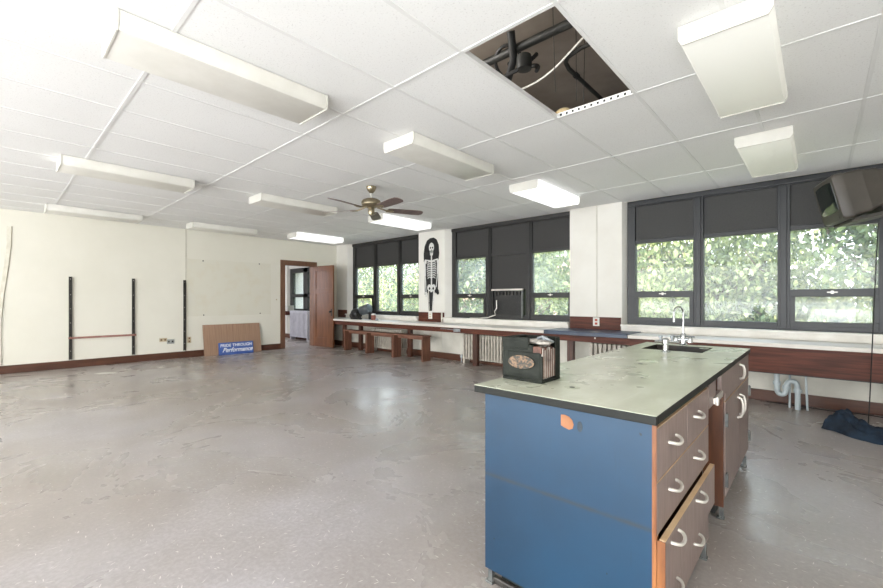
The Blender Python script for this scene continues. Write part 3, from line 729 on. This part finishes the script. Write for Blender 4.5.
flat([ell(-.032, 2.335, .02, .023, 12), ell(.032, 2.335, .02, .023, 12), [(-.012, 2.275), (.012, 2.275), (0, 2.31)], [(-.035, 2.222), (.035, 2.222), (.035, 2.232), (-.035, 2.232)]], .008, .001, 'skull_opening', M['bblack'], sk)
ribs = []
for k in range(8):
    z = 2.03 - k * .048; rw = .15 - abs(k - 3) * .008
    for s_ in (-1, 1):
        pts = [(s_ * .018, z + .01), (s_ * rw * .6, z + .022), (s_ * rw, z - .012), (s_ * rw * .96, z - .03), (s_ * rw * .6, z - .0), (s_ * .018, z - .012)]
        ribs.append(pts if s_ > 0 else pts[::-1])
ribs += [seg(0, 2.17, 0, 1.48, .017), seg(-.2, 2.08, -.02, 2.05, .014), seg(.02, 2.05, .19, 2.08, .014)]
flat(ribs, .005, .003, 'rib_cage', M['bwhite'], sk)
flat([ell(-.06, 1.47, .065, .075, 16), ell(.06, 1.47, .065, .075, 16), seg(-.03, 1.40, .03, 1.40, .025)], .006, .003, 'pelvis', M['bwhite'], sk)
flat([ell(-.055, 1.455, .026, .03, 12), ell(.055, 1.455, .026, .03, 12)], .0095, .001, 'pelvis_opening', M['bblack'], sk)
flat([seg(-.20, 2.07, -.185, 1.72, .019, .015), seg(-.185, 1.71, -.165, 1.40, .013, .01), seg(-.165, 1.39, -.16, 1.27, .028, .02)], .006, .003, 'arm_bone', M['bwhite'], sk)
flat([seg(.19, 2.07, .175, 1.75, .019, .015), seg(.175, 1.74, .14, 1.48, .013, .01)], .006, .003, 'arm_bone', M['bwhite'], sk)
flat([seg(.075, 1.40, .055, 1.18, .02, .016), seg(.055, 1.17, .03, .98, .014, .012), seg(.03, .98, .05, .955, .02)], .006, .003, 'leg_bone', M['bwhite'], sk)
flat([seg(-.09, 1.40, -.075, 1.15, .012, .01), seg(-.075, 1.14, -.055, .98, .008, .008)], .006, .003, 'leg_bone', M['wall_lower'], sk)
m = MB(); m.sphere((-5.99, YP - .035, 1.40), .035, 1.5, .8, 1.3); m.sphere((-5.96, YP - .035, 1.36), .025, 1.2, .8, 1.6)
m.build('hand', M['bblack'], sk, smooth=True)

# ------------------------------------------------------------------ laboratory bench (island)
il = thing('lab_bench', 'blue sided laboratory bench with pale green top, sink and wood drawers', 'lab bench', (-.73, 2.5, 0))
TX0, TX1, TY0, TY1, TZ = -1.08, -.369, 1.388, 3.78, .85
SX0, SX1, SY0, SY1 = -.97, -.58, 3.25, 3.66
m = MB(); e = .004
for b4 in ((TX0, TX1, TY0, SY0), (TX0, TX1, SY1, TY1), (TX0, SX0, SY0, SY1), (SX1, TX1, SY0, SY1)): m.box(*b4[:4], TZ - .0015, TZ)
m.build('bench_top', M['slate'], il)
m = MB(); t_ = .031
m.box(TX0, TX1, TY0, TY0 + .02, TZ - t_, TZ - .0018); m.box(TX0, TX1, TY1 - .02, TY1, TZ - t_, TZ - .0018); m.box(TX0, TX0 + .02, TY0 + .02, TY1 - .02, TZ - t_, TZ - .0018); m.box(TX1 - .02, TX1, TY0 + .02, TY1 - .02, TZ - t_, TZ - .0018)
m.build('top_edging', M['slate_edge'], il, .003)
m = MB()
for q in ((SX0 - .015, SX0, SY0 - .015, SY1 + .015), (SX1, SX1 + .015, SY0 - .015, SY1 + .015), (SX0, SX1, SY0 - .015, SY0), (SX0, SX1, SY1, SY1 + .015)): m.box(*q, TZ - .28, TZ - .0018)
m.box(SX0, SX1, SY0, SY1, TZ - .28, TZ - .26)
sk_ = m.build('sink', M['sinkd'], il)
MB().lathe([(.03, .0), (.03, .006), (.012, .008)], ((SX0 + SX1) / 2, (SY0 + SY1) / 2, TZ - .26), 16).build('drain', M['steel'], sk_)
# carcass
BX0, BX1, BY0, BY1, BZ = -1.045, -.376, 1.42, 3.74, .075
zt = TZ - .033
MB().box(BX0, BX1 - .014, BY0, BY0 + .018, BZ, zt).build('blue_panel', M['blue'], il)
MB().box(BX0 + .0, BX1 - .03, BY0 + .006, BY0 + .02, zt, TZ - .0018).build('top_reveal', M['kick'], il)
MB().box(BX0 - .002, BX0 + .018, BY0 + .018, BY1, BZ, zt).build('side_panel', M['blue'], il)
MB().box(BX0 + .018, BX1 - .022, BY1 - .018, BY1, BZ, zt).build('end_panel', M['ora'], il)
MB().box(BX1 - .014, BX1 - .001, BY0 - .001, BY0 + .018, BZ, zt).build('front_stile', M['ora'], il)
m = MB(); m.box(BX0 + .02, BX1 - .022, 2.235, 2.253, BZ, zt)                     # drawer stack side
m.box(BX0 + .02, BX1 - .006, 2.70, 2.72, BZ, zt)                       # sink cupboard side facing the kneehole
m.box(BX0 + .02, BX1 - .02, 2.72, BY1 - .018, BZ, BZ + .018)
m.box(BX1 - .022, BX1 - .006, BY0 + .018, 2.253, .105, .12)
m.box(BX0 + .02, BX1 - .03, BY0 + .018, 2.235, BZ, BZ + .018)
m.build('carcass', M['ora_shade'], il)
MB().box(BX0 + .02, BX0 + .03, 2.253, 2.70, BZ, zt).build('kneehole_back', M['ora_shade'], il)
for a_, b_ in ((BY0 + .05, 2.23), (2.74, BY1 - .04)): MB().box(BX0 + .05, BX1 - .05, a_, b_, .012, BZ).build('plinth', M['kick'], il)
MB().box(BX0 + .0, BX1 - .03, BY0 + .028, BY0 + .049, .0, .03).build('kick_strip', M['strip'], il, .008)
for x, y in ((BX0 + .0, BY0 + .02), (BX1 - .03, BY0 + .02), (BX1 - .03, 2.24), (BX0, 2.24), (BX1 - .03, 2.72), (BX0, 2.72), (BX1 - .03, BY1 - .06), (BX0, BY1 - .06)):
    MB().box(x, x + .022, y, y + .022, 0, BZ).box(x - .012, x + .026, y - .006, y + .026, 0, .010).build('foot', M['foot'], il, .003)
# kneehole apron with its opening and latch
XF = BX1
m = MB(); m.box(XF - .018, XF, 2.255, 2.44, .70, zt - .006); m.box(XF - .018, XF, 2.60, 2.72, .70, zt - .006); m.box(XF - .018, XF, 2.44, 2.60, .70, .733)
m.build('kneehole_apron', M['laminate'], il)
MB().box(XF + .0, XF + .010, 2.36, 2.58, .705, .735).box(XF + .010, XF + .022, 2.36, 2.40, .70, .74).build('latch', M['alu'], il, .003)
# drawers
def handle(y, z, par, xf, w=.046, out=.027):
    pts = [(xf, y - w, z + .003), (xf + out * .55, y - w * .97, z + .003), (xf + out * .95, y - w * .6, z - .003), (xf + out * 1.05, y, z - .005), (xf + out * .95, y + w * .6, z - .003), (xf + out * .55, y + w * .97, z + .003), (xf, y + w, z + .006)]
    # smooth
    for _ in range(2):
        q = [pts[0]]
        for a, b in zip(pts, pts[1:]):
            a, b = Vector(a), Vector(b); q += [a * .75 + b * .25, a * .25 + b * .75]
        q.append(pts[-1]); pts = q
    return MB().tube(pts, .0058, 10).build('handle', M['alu'], par, smooth=True)
def drawer(y0, y1, z0, z1, hs, out=0, box=False):
    xf = XF + out; m = MB()
    m.mi = 0; m.box(xf - .018, xf, y0, y1, z0, z1)
    dr = m.build('drawer', M['laminate'], il, .0015)
    MB().box(xf - .018, xf - .0005, y0 + .002, y1 - .002, z1 + .0002, z1 + .0028).build('top_edge', M['oak'], dr)
    if box:
        MB().box(xf - .20, xf - .0185, y0 + .0, y0 + .014, z0 + .02, z1 - .01).build('drawer_side', M['ora'], dr)
        MB().box(XF + .0005, xf, y0 - .003, y0 - .0002, z0, z1).build('end_grain', M['ora'], dr)
    for y, z in hs: handle(y, z, dr, xf)
drawer(1.424, 1.832, .632, .800, [(1.605, .722)]); drawer(1.838, 2.250, .632, .800, [(1.985, .730)])
drawer(1.424, 2.250, .462, .626, [(1.605, .562), (1.985, .562)])
drawer(1.424, 2.250, .275, .450, [(1.535, .42), (1.90, .425)], .024, True)
drawer(1.424, 2.250, .105, .268, [(1.62, .205), (1.975, .215)])
# cupboard under the sink
MB().box(XF - .018, XF, 2.722, BY1 - .002, .655, zt - .006).build('false_drawer', M['laminate'], il, .0015)
MB().tube([(XF, 3.28, .79), (XF + .02, 3.28, .785), (XF + .026, 3.28, .76), (XF + .026, 3.28, .73), (XF + .02, 3.28, .705), (XF, 3.28, .70)], .008, 8).build('handle', M['alu'], il, smooth=True)
for (y0, y1, hy, hinge) in ((2.724, 3.215, 3.17, 2.73), (3.221, BY1 - .002, 3.27, BY1 - .006)):
    dr = MB().box(XF - .018, XF, y0, y1, .125, .646).build('cupboard_door', M['laminate'], il, .0015)
    MB().box(XF - .018, XF - .0005, y0 + .002, y1 - .002, .6462, .649).build('top_edge', M['oak'], dr)
    m = MB(); m.tube([(XF + .001, hy, .60), (XF + .022, hy, .59), (XF + .03, hy, .56), (XF + .03, hy, .51), (XF + .022, hy, .48), (XF + .001, hy, .47)], .008, 10)
    m.build('handle', M['alu'], dr, smooth=True)
    for z in (.55, .22):
        MB().box(XF, XF + .008, hinge - .018, hinge + .022, z - .035, z + .035).lathe([(.006, z - .036), (.006, z + .036)], (XF + .009, hinge - .012, 0), 8).build('hinge', M['foot'], dr)
# patch of torn veneer and socket mark on the blue end
c = [(-.700, .787), (-.685, .789), (-.668, .785), (-.656, .774), (-.651, .76), (-.655, .744), (-.668, .738), (-.685, .742), (-.700, .748)]
MB().prism([(x, BY0 - .0002, z) for x, z in c], (0, -.0012, 0)).build('bare_wood_patch', pm('bare wood patch', '8a5a3a', '9c6c4a', 12, .7), il)
MB().prism([(x, BY0 - .0002, z) for x, z in ell(-.628, .757, .010, .019, 14)], (0, -.001, 0)).build('worn_spot', pm('worn grey spot', '14202a', '333b42', 40, .7), il)
# plug holes in the top
for x, y, r in ((-.745, 1.61, .020), (-.735, 2.46, .022), (-.62, 3.55, .02), (-.60, 2.03, .012)):
    MB().lathe([(r * 1.6, 0), (r * 1.6, .0008)], (x, y, TZ + .0002), 20).build('socket_ring', pm('worn ring', 'a5a894', 'bcbfae', 30, .5), il)
    MB().lathe([(r * .55, 0), (r * .55, .0006)], (x, y, TZ + .0012), 14).build('socket_hole', M['kick'], il)

# gooseneck tap and gas turret
fa = thing('gooseneck_tap', 'chrome gooseneck laboratory tap standing behind the sink', 'tap', (-.79, 3.71, TZ))
bx_, by_ = -.79, 3.71
MB().lathe([(.03, 0), (.03, .008), (.02, .014), (.018, .05), (.022, .055), (.02, .085), (.012, .095)], (bx_, by_, TZ + .001), 20).build('base', M['chrome'], fa, smooth=True)
dv = Vector((-.55, -.83, 0)).normalized()
pts = [(bx_, by_, TZ + .09), (bx_, by_, TZ + .255)] + [tuple(Vector((bx_, by_, TZ + .255)) + dv * (.045 - .045 * math.cos(t)) + Vector((0, 0, .05 * math.sin(t)))) for t in [PI * k / 10 for k in range(1, 11)]]
e_ = Vector(pts[-1]); pts.append(tuple(e_ - Vector((0, 0, .035))))
MB().tube(pts, .0065, 10).build('spout', M['chrome'], fa, smooth=True)
MB().lathe([(.009, -.04), (.009, 0), (.006, .01)], (e_.x, e_.y, e_.z - .03), 12).build('nozzle', M['chrome'], fa, smooth=True)
for s_ in (-1, 1):
    ax = Vector((.8 * s_, .1 * s_, 0))
    m = MB(); m.tube([(bx_, by_, TZ + .045), (bx_ + .045 * s_, by_ - .01, TZ + .045)], .012, 10)
    m.lathe([(.018, -.012), (.018, .02), (.012, .03)], (bx_ + .05 * s_, by_ - .01, TZ + .035), 14); m.tube([(bx_ + .05 * s_ - .03, by_ - .012, TZ + .072), (bx_ + .05 * s_ + .03, by_ - .008, TZ + .072)], .006, 8)
    m.build('tap_handle', M['chrome'], fa, smooth=True)
g = thing('gas_turret', 'short chrome twin gas tap in front of the sink', 'gas tap', (-.785, 3.13, TZ))
x, y = -.775, 3.135
MB().lathe([(.03, 0), (.03, .006), (.018, .012), (.016, .05), (.022, .055), (.022, .085), (.012, .095), (.003, .098)], (x, y, TZ + .001), 20).build('turret_body', M['chrome'], g, smooth=True)
for s_, dy in ((-1, .02), (1, .03)):
    m = MB(); m.tube([(x, y, TZ + .07), (x + .045 * s_, y + dy, TZ + .072), (x + .075 * s_, y + dy * 1.4, TZ + .068)], [.010, .010, .006], 10)
    m.build('nozzle', M['chrome'], g, smooth=True)
    m = MB(); m.lathe([(.008, 0), (.008, .02), (.014, .024), (.014, .034), (.004, .036)], (x + .035 * s_, y + dy * .8, TZ + .076), 12)
    m.build('tap_handle', M['steel'], g, smooth=True)

# ------------------------------------------------------------------ old battery-like case on the bench
bt = thing('battery_case', 'old grey green cast case with an oval emblem and exposed plates on the bench', 'battery case', (-.965, 1.665, TZ))
X0, X1, Y0, Y1, Z0, Z1 = -1.068, -.868, 1.585, 1.752, TZ + .001, TZ + .192
cut = X1 - .008
m = MB(); m.box(X0, X1, Y0, Y1, Z0, Z0 + .012)
m.box(X0, cut, Y0, Y0 + .010, Z0 + .012, Z1 - .062); m.box(X0, X1 - .045, Y0, Y0 + .010, Z1 - .062, Z1 - .03); m.box(X0, X0 + .010, Y0 + .01, Y1, Z0 + .012, Z1); m.box(X0 + .01, X1, Y1 - .010, Y1, Z0 + .012, Z1)
m.box(X1 - .008, X1, Y0, Y0 + .012, Z0 + .012, Z1 - .075); m.box(X1 - .008, X1, Y1 - .040, Y1 - .01, Z0 + .012, Z1)
m.box(X0, X0 + .135, Y0 - .003, Y0 + .012, Z1 - .048, Z1)
m.box(X0 + .01, X0 + .03, Y0 + .01, Y1 - .01, Z1 - .012, Z1); m.box(X0 + .03, X0 + .12, Y0 + .012, Y0 + .03, Z1 - .01, Z1)
m.build('case', M['case'], bt, .003)
MB().box(X0 + .012, X0 + .03, Y0 - .0015, Y0, Z0 + .02, Z1 - .06).box(cut - .02, cut - .004, Y0 - .0015, Y0, Z0 + .02, Z1 - .06).box(X0 + .03, cut - .02, Y0 - .0015, Y0, Z0 + .018, Z0 + .028).build('case_rib', M['case'], bt, .001)
MB().prism([(x, Y0 - .0001, z) for x, z in ell(X0 + .098, Z0 + .084, .066, .030, 28)], (0, -.003, 0)).build('emblem', M['emblem'], bt, .001)['label'] = 'worn oval bronze emblem'
MB().tube([(x, Y0 - .002, z) for x, z in ell(X0 + .098, Z0 + .084, .0675, .0315, 28)], .0018, 6, True).build('emblem_rim', M['case'], bt)
k = 0
xx = X1 - .044
while xx < X1 - .014:
    MB().box(xx, xx + .0035, Y0 + .011 + .002 * (k % 2), Y1 - .05, Z0 + .014, Z1 - .035 - .004 * (k % 3)).build('plate', M['copper'] if k % 2 == 0 else M['palepl'], bt); xx += .0058; k += 1
k = 0; yy = Y0 + .012
while yy < Y1 - .05:
    MB().box(X1 - .010, X1 - .002, yy, yy + .004, Z0 + .02, Z1 - .04 - .005 * (k % 3)).build('plate', M['palepl'] if k % 2 == 0 else M['copper'], bt); yy += .0095; k += 1
m = MB()
for x_, y_, r_ in ((-1.0, 1.66, .05), (-.95, 1.68, .045), (-.90, 1.65, .04), (-.915, 1.70, .038)): m.sphere((x_, y_, Z1 - .022), r_, 1, .8, .30)
m.build('cell_filling', M['palepl'], bt, smooth=True)
m = MB(); m.lathe([(.014, 0), (.014, .012), (.009, .016)], (-.905, 1.675, Z1 - .012), 14); m.tube([(-.93, 1.66, Z1 - .005), (-.905, 1.655, Z1 + .004), (-.88, 1.67, Z1 - .01), (-.876, 1.70, Z1 - .02)], .006, 8)
m.build('terminal', M['steel'], bt, smooth=True)
MB().box(X0 + .06, X0 + .13, Y0 - .0045, Y0 - .003, Z1 - .046, Z1 - .012).build('name_plate', M['case'], bt, .001)
MB().box(X1 - .046, X1 - .006, Y0 + .004, Y0 + .012, Z1 - .066, Z1 - .036).build('torn_corner', M['copper'], bt)

# ------------------------------------------------------------------ television on its bracket
tv = thing('television', 'taupe tube television tilted on a bracket at the right edge, under the ceiling', 'television', (.063, 5.215, 2.107), (0, R(13), math.atan2(-.27, -.96)))
def rr(x, hw, zl, zh, rad=.03, n=4):
    pts = []
    for cx, cz, a in ((hw - rad, zh - rad, 0), (-hw + rad, zh - rad, 90), (-hw + rad, zl + rad, 180), (hw - rad, zl + rad, 270)):
        for k in range(n + 1): t = R(a + 90 * k / n); pts.append((x, cx + rad * math.cos(t), cz + rad * math.sin(t)))
    return pts
m = MB(); m.loft([rr(.0, .222, -.19, .19), rr(-.02, .235, -.205, .205), rr(-.075, .235, -.205, .205)], True); m.build('front_bezel', M['tvb'], tv, smooth=True, local=True)
m = MB()
sc_pts = lambda x, s: [(x, u * .185 * s, .022 + v * .135 * s) for u, v in ((-1, -.95), (-.5, -1.03), (0, -1.05), (.5, -1.03), (1, -.95), (1.03, 0), (1, .95), (.5, 1.03), (0, 1.05), (-.5, 1.03), (-1, .95), (-1.03, 0))]
m.loft([sc_pts(-.004, 1.0), sc_pts(.0015, .98), sc_pts(.006, .7), sc_pts(.008, .3)], True); m.build('screen', M['screen'], tv, smooth=True, local=True)
MB().box(.0, .003, -.15, .15, -.178, -.15).build('speaker_strip', M['tvd'], tv, .001, local=True)
m = MB(); m.loft([rr(-.075, .226, -.192, .200), rr(-.20, .220, -.185, .196)]); m.build('shell_front', M['tvb'], tv, smooth=True, local=True)
m = MB(); m.loft([rr(-.20, .214, -.178, .190), rr(-.31, .190, -.150, .176)]); m.build('shell_middle', M['tvb'], tv, smooth=True, local=True)
m = MB(); m.loft([rr(-.31, .184, -.142, .168), rr(-.39, .16, -.115, .145), rr(-.45, .12, -.09, .115), rr(-.46, .10, -.07, .10)]); m.build('shell_back', M['tvb'], tv, smooth=True, local=True)
m = MB(); m.box(-.36, -.09, -.16, .16, -.222, -.206); m.box(-.34, -.28, -.16, .16, -.206, -.15); m.build('base_plinth', M['tvd'], tv, .004, local=True)
br = thing('television_bracket', 'steel tray bracket and ceiling pole carrying the television', 'bracket', (.063, 5.215, 2.107), (0, R(13), math.atan2(-.27, -.96)))
MB().box(-.62, -.06, -.20, .20, -.236, -.223).box(-.62, -.06, -.205, -.20, -.236, -.20).build('tray', M['tvb'], br, .003, local=True)
q = Euler((0, R(13), math.atan2(-.27, -.96))).to_matrix() @ Vector((-.60, 0, -.23)) + Vector((.063, 5.215, 2.107))
mm_ = Matrix.Translation((.063, 5.215, 2.107)) @ Euler((0, R(13), math.atan2(-.27, -.96))).to_matrix().to_4x4(); inv = mm_.inverted()
m = MB(); m.tube([inv @ Vector((q.x, q.y, q.z - .02)), inv @ Vector((q.x, q.y, ZC - .003))], .02, 12); m.build('pole', M['tvb'], br, smooth=True, local=True)
tag(MB().tube([(.40, 5.38, 1.90), (.385, 5.40, 1.5), (.37, 5.5, .8), (.358, 5.58, .25), (.349, 5.62, .006), (.42, 5.66, .006), (.6, 5.72, .006)], .0045, 8).build('hanging_cord', M['rubber'], None, smooth=True), 'black cord hanging from the television down to the floor', 'cord')
m = MB(); m.tube([(.50, 6.05, .40), (.50, 6.06, .2), (.505, 6.07, .006)], .005, 8)
tag(m.build('grey_cord', M['steel'], None, smooth=True), 'short grey cord dropping from the deep apron behind the blue cloth', 'cord')
tag(MB().tube([(-.45, 6.2, .007), (-.1, 6.17, .007), (.1, 6.14, .007), (.3, 6.2, .007), (.7, 6.12, .007)], .005, 6).build('floor_cable', M['rubber'], None, smooth=True), 'thin black cable lying along the baseboard under the counter', 'cable')

# ------------------------------------------------------------------ drain pipes under the counter
dp = thing('drain_trap', 'pale blue grey drain trap with a U-bend under the counter', 'drain pipe', (-.2, 5.97, 0))
def smooth(pts, n=2):
    pts = [Vector(p) for p in pts]
    for _ in range(n):
        q = [pts[0]]
        for a, b in zip(pts, pts[1:]): q += [a * .75 + b * .25, a * .25 + b * .75]
        q.append(pts[-1]); pts = q
    return pts
Yp = 5.99
MB().tube(smooth([(-.345, Yp, .40), (-.345, Yp, .26), (-.34, Yp, .15), (-.265, Yp, .15), (-.262, Yp, .30), (-.175, Yp, .31), (-.165, Yp, .22), (-.165, Yp, .002)], 3), .026, 14).build('trap_pipe', M['pvc'], dp, smooth=True)
MB().lathe([(.034, 0), (.036, .01), (.036, .03), (.034, .04)], (-.345, Yp, .255), 16).lathe([(.034, 0), (.036, .01), (.036, .03), (.034, .04)], (-.262, Yp, .215), 16).lathe([(.034, 0), (.036, .01), (.036, .03), (.034, .04)], (-.165, Yp, .19), 16).build('coupling', M['pvc'], dp, smooth=True)
tag(MB().tube([(-.235, Yp + .06, .002), (-.235, Yp + .06, .36), (-.20, Yp + .06, .41)], .011, 10).build('supply_pipe', M['pvc'], None, smooth=True), 'thin supply pipe just left of the wide drain pipe', 'pipe', 'thin supply pipes under the counter')
tag(MB().tube([(-.085, Yp + .02, .002), (-.10, Yp + .02, .39)], .011, 10).build('supply_pipe', M['pvc'], None, smooth=True), 'thin supply pipe to the right of the wide drain pipe', 'pipe', 'thin supply pipes under the counter')

# ------------------------------------------------------------------ dark blue cloth on the floor
def cloth():
    rnd = random.Random(3); bm = bmesh.new(); n1, n2 = 64, 36; vs_ = []
    from mathutils import noise
    path = [(.10, 5.42), (.20, 5.42), (.30, 5.30), (.45, 5.20), (.62, 5.16), (.80, 5.2)]
    for i in range(n1 + 1):
        t = i / n1 * (len(path) - 1); k = min(int(t), len(path) - 2); f_ = t - k
        c = Vector((path[k][0] * (1 - f_) + path[k + 1][0] * f_, path[k][1] * (1 - f_) + path[k + 1][1] * f_, 0))
        wd = .17 * math.sin(PI * min(1, i / n1 * 1.0 + .10)) ** .5 + .05; wd *= (1 if i < n1 * .9 else .7)
        hh = .085 * math.exp(-((i / n1 - .16) / .16) ** 2) + .055
        row = []
        for j in range(n2 + 1):
            s = j / n2 * 2 - 1
            y = c.y + s * wd + .02 * noise.noise((i * .15, s * 2, 1)); x = c.x + .08 * s
            r = max(0, 1 - abs(s) ** 2.2)
            if i == 0 or i == n1: r = 0
            z = hh * r ** .6 * (1 + .5 * noise.noise((x * 9, y * 9, 2))) + r * .035 * abs(noise.noise((x * 22 + y * 8, y * 24 - x * 10, 5)))
            z += r * .03 * (1 - abs(math.sin((s * 5 + i * .06 + 1.2 * noise.noise((x * 5, y * 5, 0))) * 1.6)))
            row.append(bm.verts.new((x, y, max(.002, z + .002))))
        vs_.append(row)
    for i in range(n1):
        for j in range(n2): bm.faces.new((vs_[i][j], vs_[i + 1][j], vs_[i + 1][j + 1], vs_[i][j + 1]))
    m = MB(); m.bm.free(); m.bm = bm
    return m.build('crumpled_cloth', M['denim'], None, smooth=True)
tag(cloth(), 'crumpled dark blue cloth lying on the floor under the right-hand counter', 'cloth')

# ------------------------------------------------------------------ outdoors
struct(bx(-70, 40, 6.95, 90, -4.2, -4).build('ground_lawn', M['grass']))
struct(bx(-70, 40, 26, 33, -4, -3.98).build('ground_path', M['path']))
struct(bx(-70, 40, 6.95, 10.2, -4, -3.97).build('ground_bounce', M['bounce_pale']))  # strip added to bounce neutral light onto the ceiling
b = thing('brick_building', 'pale red brick building far behind the trees', 'building', (-24, 40, -4))
MB().box(-40, -8, 38, 48, -4, 5.5).build('facade', M['farbrick'], b)
for k in range(9):
    for z in (-2.2, 1.5): MB().box(-39 + k * 3.4, -37.4 + k * 3.4, 37.95, 38.0, z, z + 2.1).build('window', M['panel_dark'], b)
b = thing('white_building', 'pale building seen through the window of the next room', 'building', (-35, 22, -4))
MB().box(-46, -32, 17, 19.5, -4, 8).build('facade', M['farwhite'], b)
for k in range(4):
    for q in range(4): MB().box(-45 + k * 3.4, -43.6 + k * 3.4, 16.95, 17.0, -3 + q * 2.6, -1.4 + q * 2.6).build('window', M['panel_dark'], b)

def tree_mesh(seed, h, cr, nleaf, leafm, size):
    rnd = random.Random(seed); m = MB()
    tips = []
    def branch(p, d, L, r, depth):
        pts = [p]; q = Vector(p); dd = Vector(d)
        for k in range(4):
            dd = (dd + Vector((rnd.uniform(-.22, .22), rnd.uniform(-.22, .22), rnd.uniform(-.05, .18)))).normalized(); q = q + dd * L / 4; pts.append(tuple(q))
        m.tube(pts, [r * (1 - .14 * k) for k in range(5)], 7 if depth < 2 else 5)
        if depth >= 2: tips.append(q.copy()); tips.append(Vector(pts[2]))
        if depth < 3:
            for k in range(3 if depth else 5):
                a = rnd.uniform(0, 2 * PI); up = rnd.uniform(.1, .8)
                nd = (Vector((math.cos(a), math.sin(a), up)) + dd * .6).normalized()
                s = Vector(pts[rnd.choice((2, 3, 4))]); branch(tuple(s), nd, L * rnd.uniform(.55, .75), r * .52, depth + 1)
    branch((0, 0, 0), (0, 0, 1), h * .42, .16, 0)
    verts, faces = [], []
    for k in range(nleaf):
        c = rnd.choice(tips) + Vector((rnd.gauss(0, cr * .19), rnd.gauss(0, cr * .19), rnd.gauss(0, cr * .16)))
        e = Euler((rnd.uniform(0, 6.28), rnd.uniform(0, 6.28), rnd.uniform(0, 6.28))).to_matrix(); s = size * rnd.uniform(.6, 1.3)
        b0 = len(verts)
        for u, v in ((-.5, 0), (0, -.28), (.5, 0), (0, .28)): verts.append(tuple(c + e @ Vector((u * s, v * s, 0))))
        faces.append((b0, b0 + 1, b0 + 2, b0 + 3))
    me = bpy.data.meshes.new('foliage'); me.from_pydata(verts, [], faces); me.materials.append(leafm)
    return m, me
def tree(seed, loc, h, cr, n, leafm, size, label, rz=0):
    t = thing('deciduous_tree', label, 'tree', (0, 0, 0))
    m, me = tree_mesh(seed, h, cr, n, leafm, size)
    m.build('trunk', M['bark'], t, smooth=True)
    f = bpy.data.objects.new('foliage', me); sc.collection.objects.link(f); f.parent = t
    t.location = loc; t.rotation_euler = (0, 0, rz); return t
TR = []
TR.append(tree(11, (-2.7, 12.4, -4), 9.5, 3.6, 11000, M['leaf_a'], .17, 'green tree outside the left pane of the large right-hand window'))
TR.append(tree(12, (.9, 13.2, -4), 9.0, 3.4, 11000, M['leaf_b'], .16, 'yellow green tree outside the middle pane of the large right-hand window'))
TR.append(tree(13, (1.9, 11.0, -4), 9.8, 3.2, 10500, M['leaf_c'], .15, 'dark branchy tree outside the rightmost pane below the television'))
def tcopy(src, loc, rz, label, s=1):
    c = dup(src, loc, label); c.rotation_euler = (0, 0, rz); c.scale = (s, s, s); return c
tcopy(TR[0], (-7.2, 12.6, -4), 1.3, 'green tree outside the right part of the second window')
tcopy(TR[2], (-10.4, 13.6, -4), 2.2, 'darker tree outside the left part of the second window')
tcopy(TR[1], (-15.2, 14.8, -4), .7, 'yellow green tree outside the right pane of the first window', 1.02)
tcopy(TR[0], (-19.0, 15.4, -4), 2.9, 'green tree outside the middle pane of the first window')
tcopy(TR[1], (-22.8, 15.8, -4), 4.0, 'light green tree outside the left pane of the first window', .95)
tcopy(TR[1], (-5.0, 18.0, -4), 3.6, 'light green tree standing farther back beyond the white pier', 1.1)
tcopy(TR[2], (-13.0, 20.0, -4), 5.1, 'dark tree standing farther back beyond the skeleton pier', 1.15)
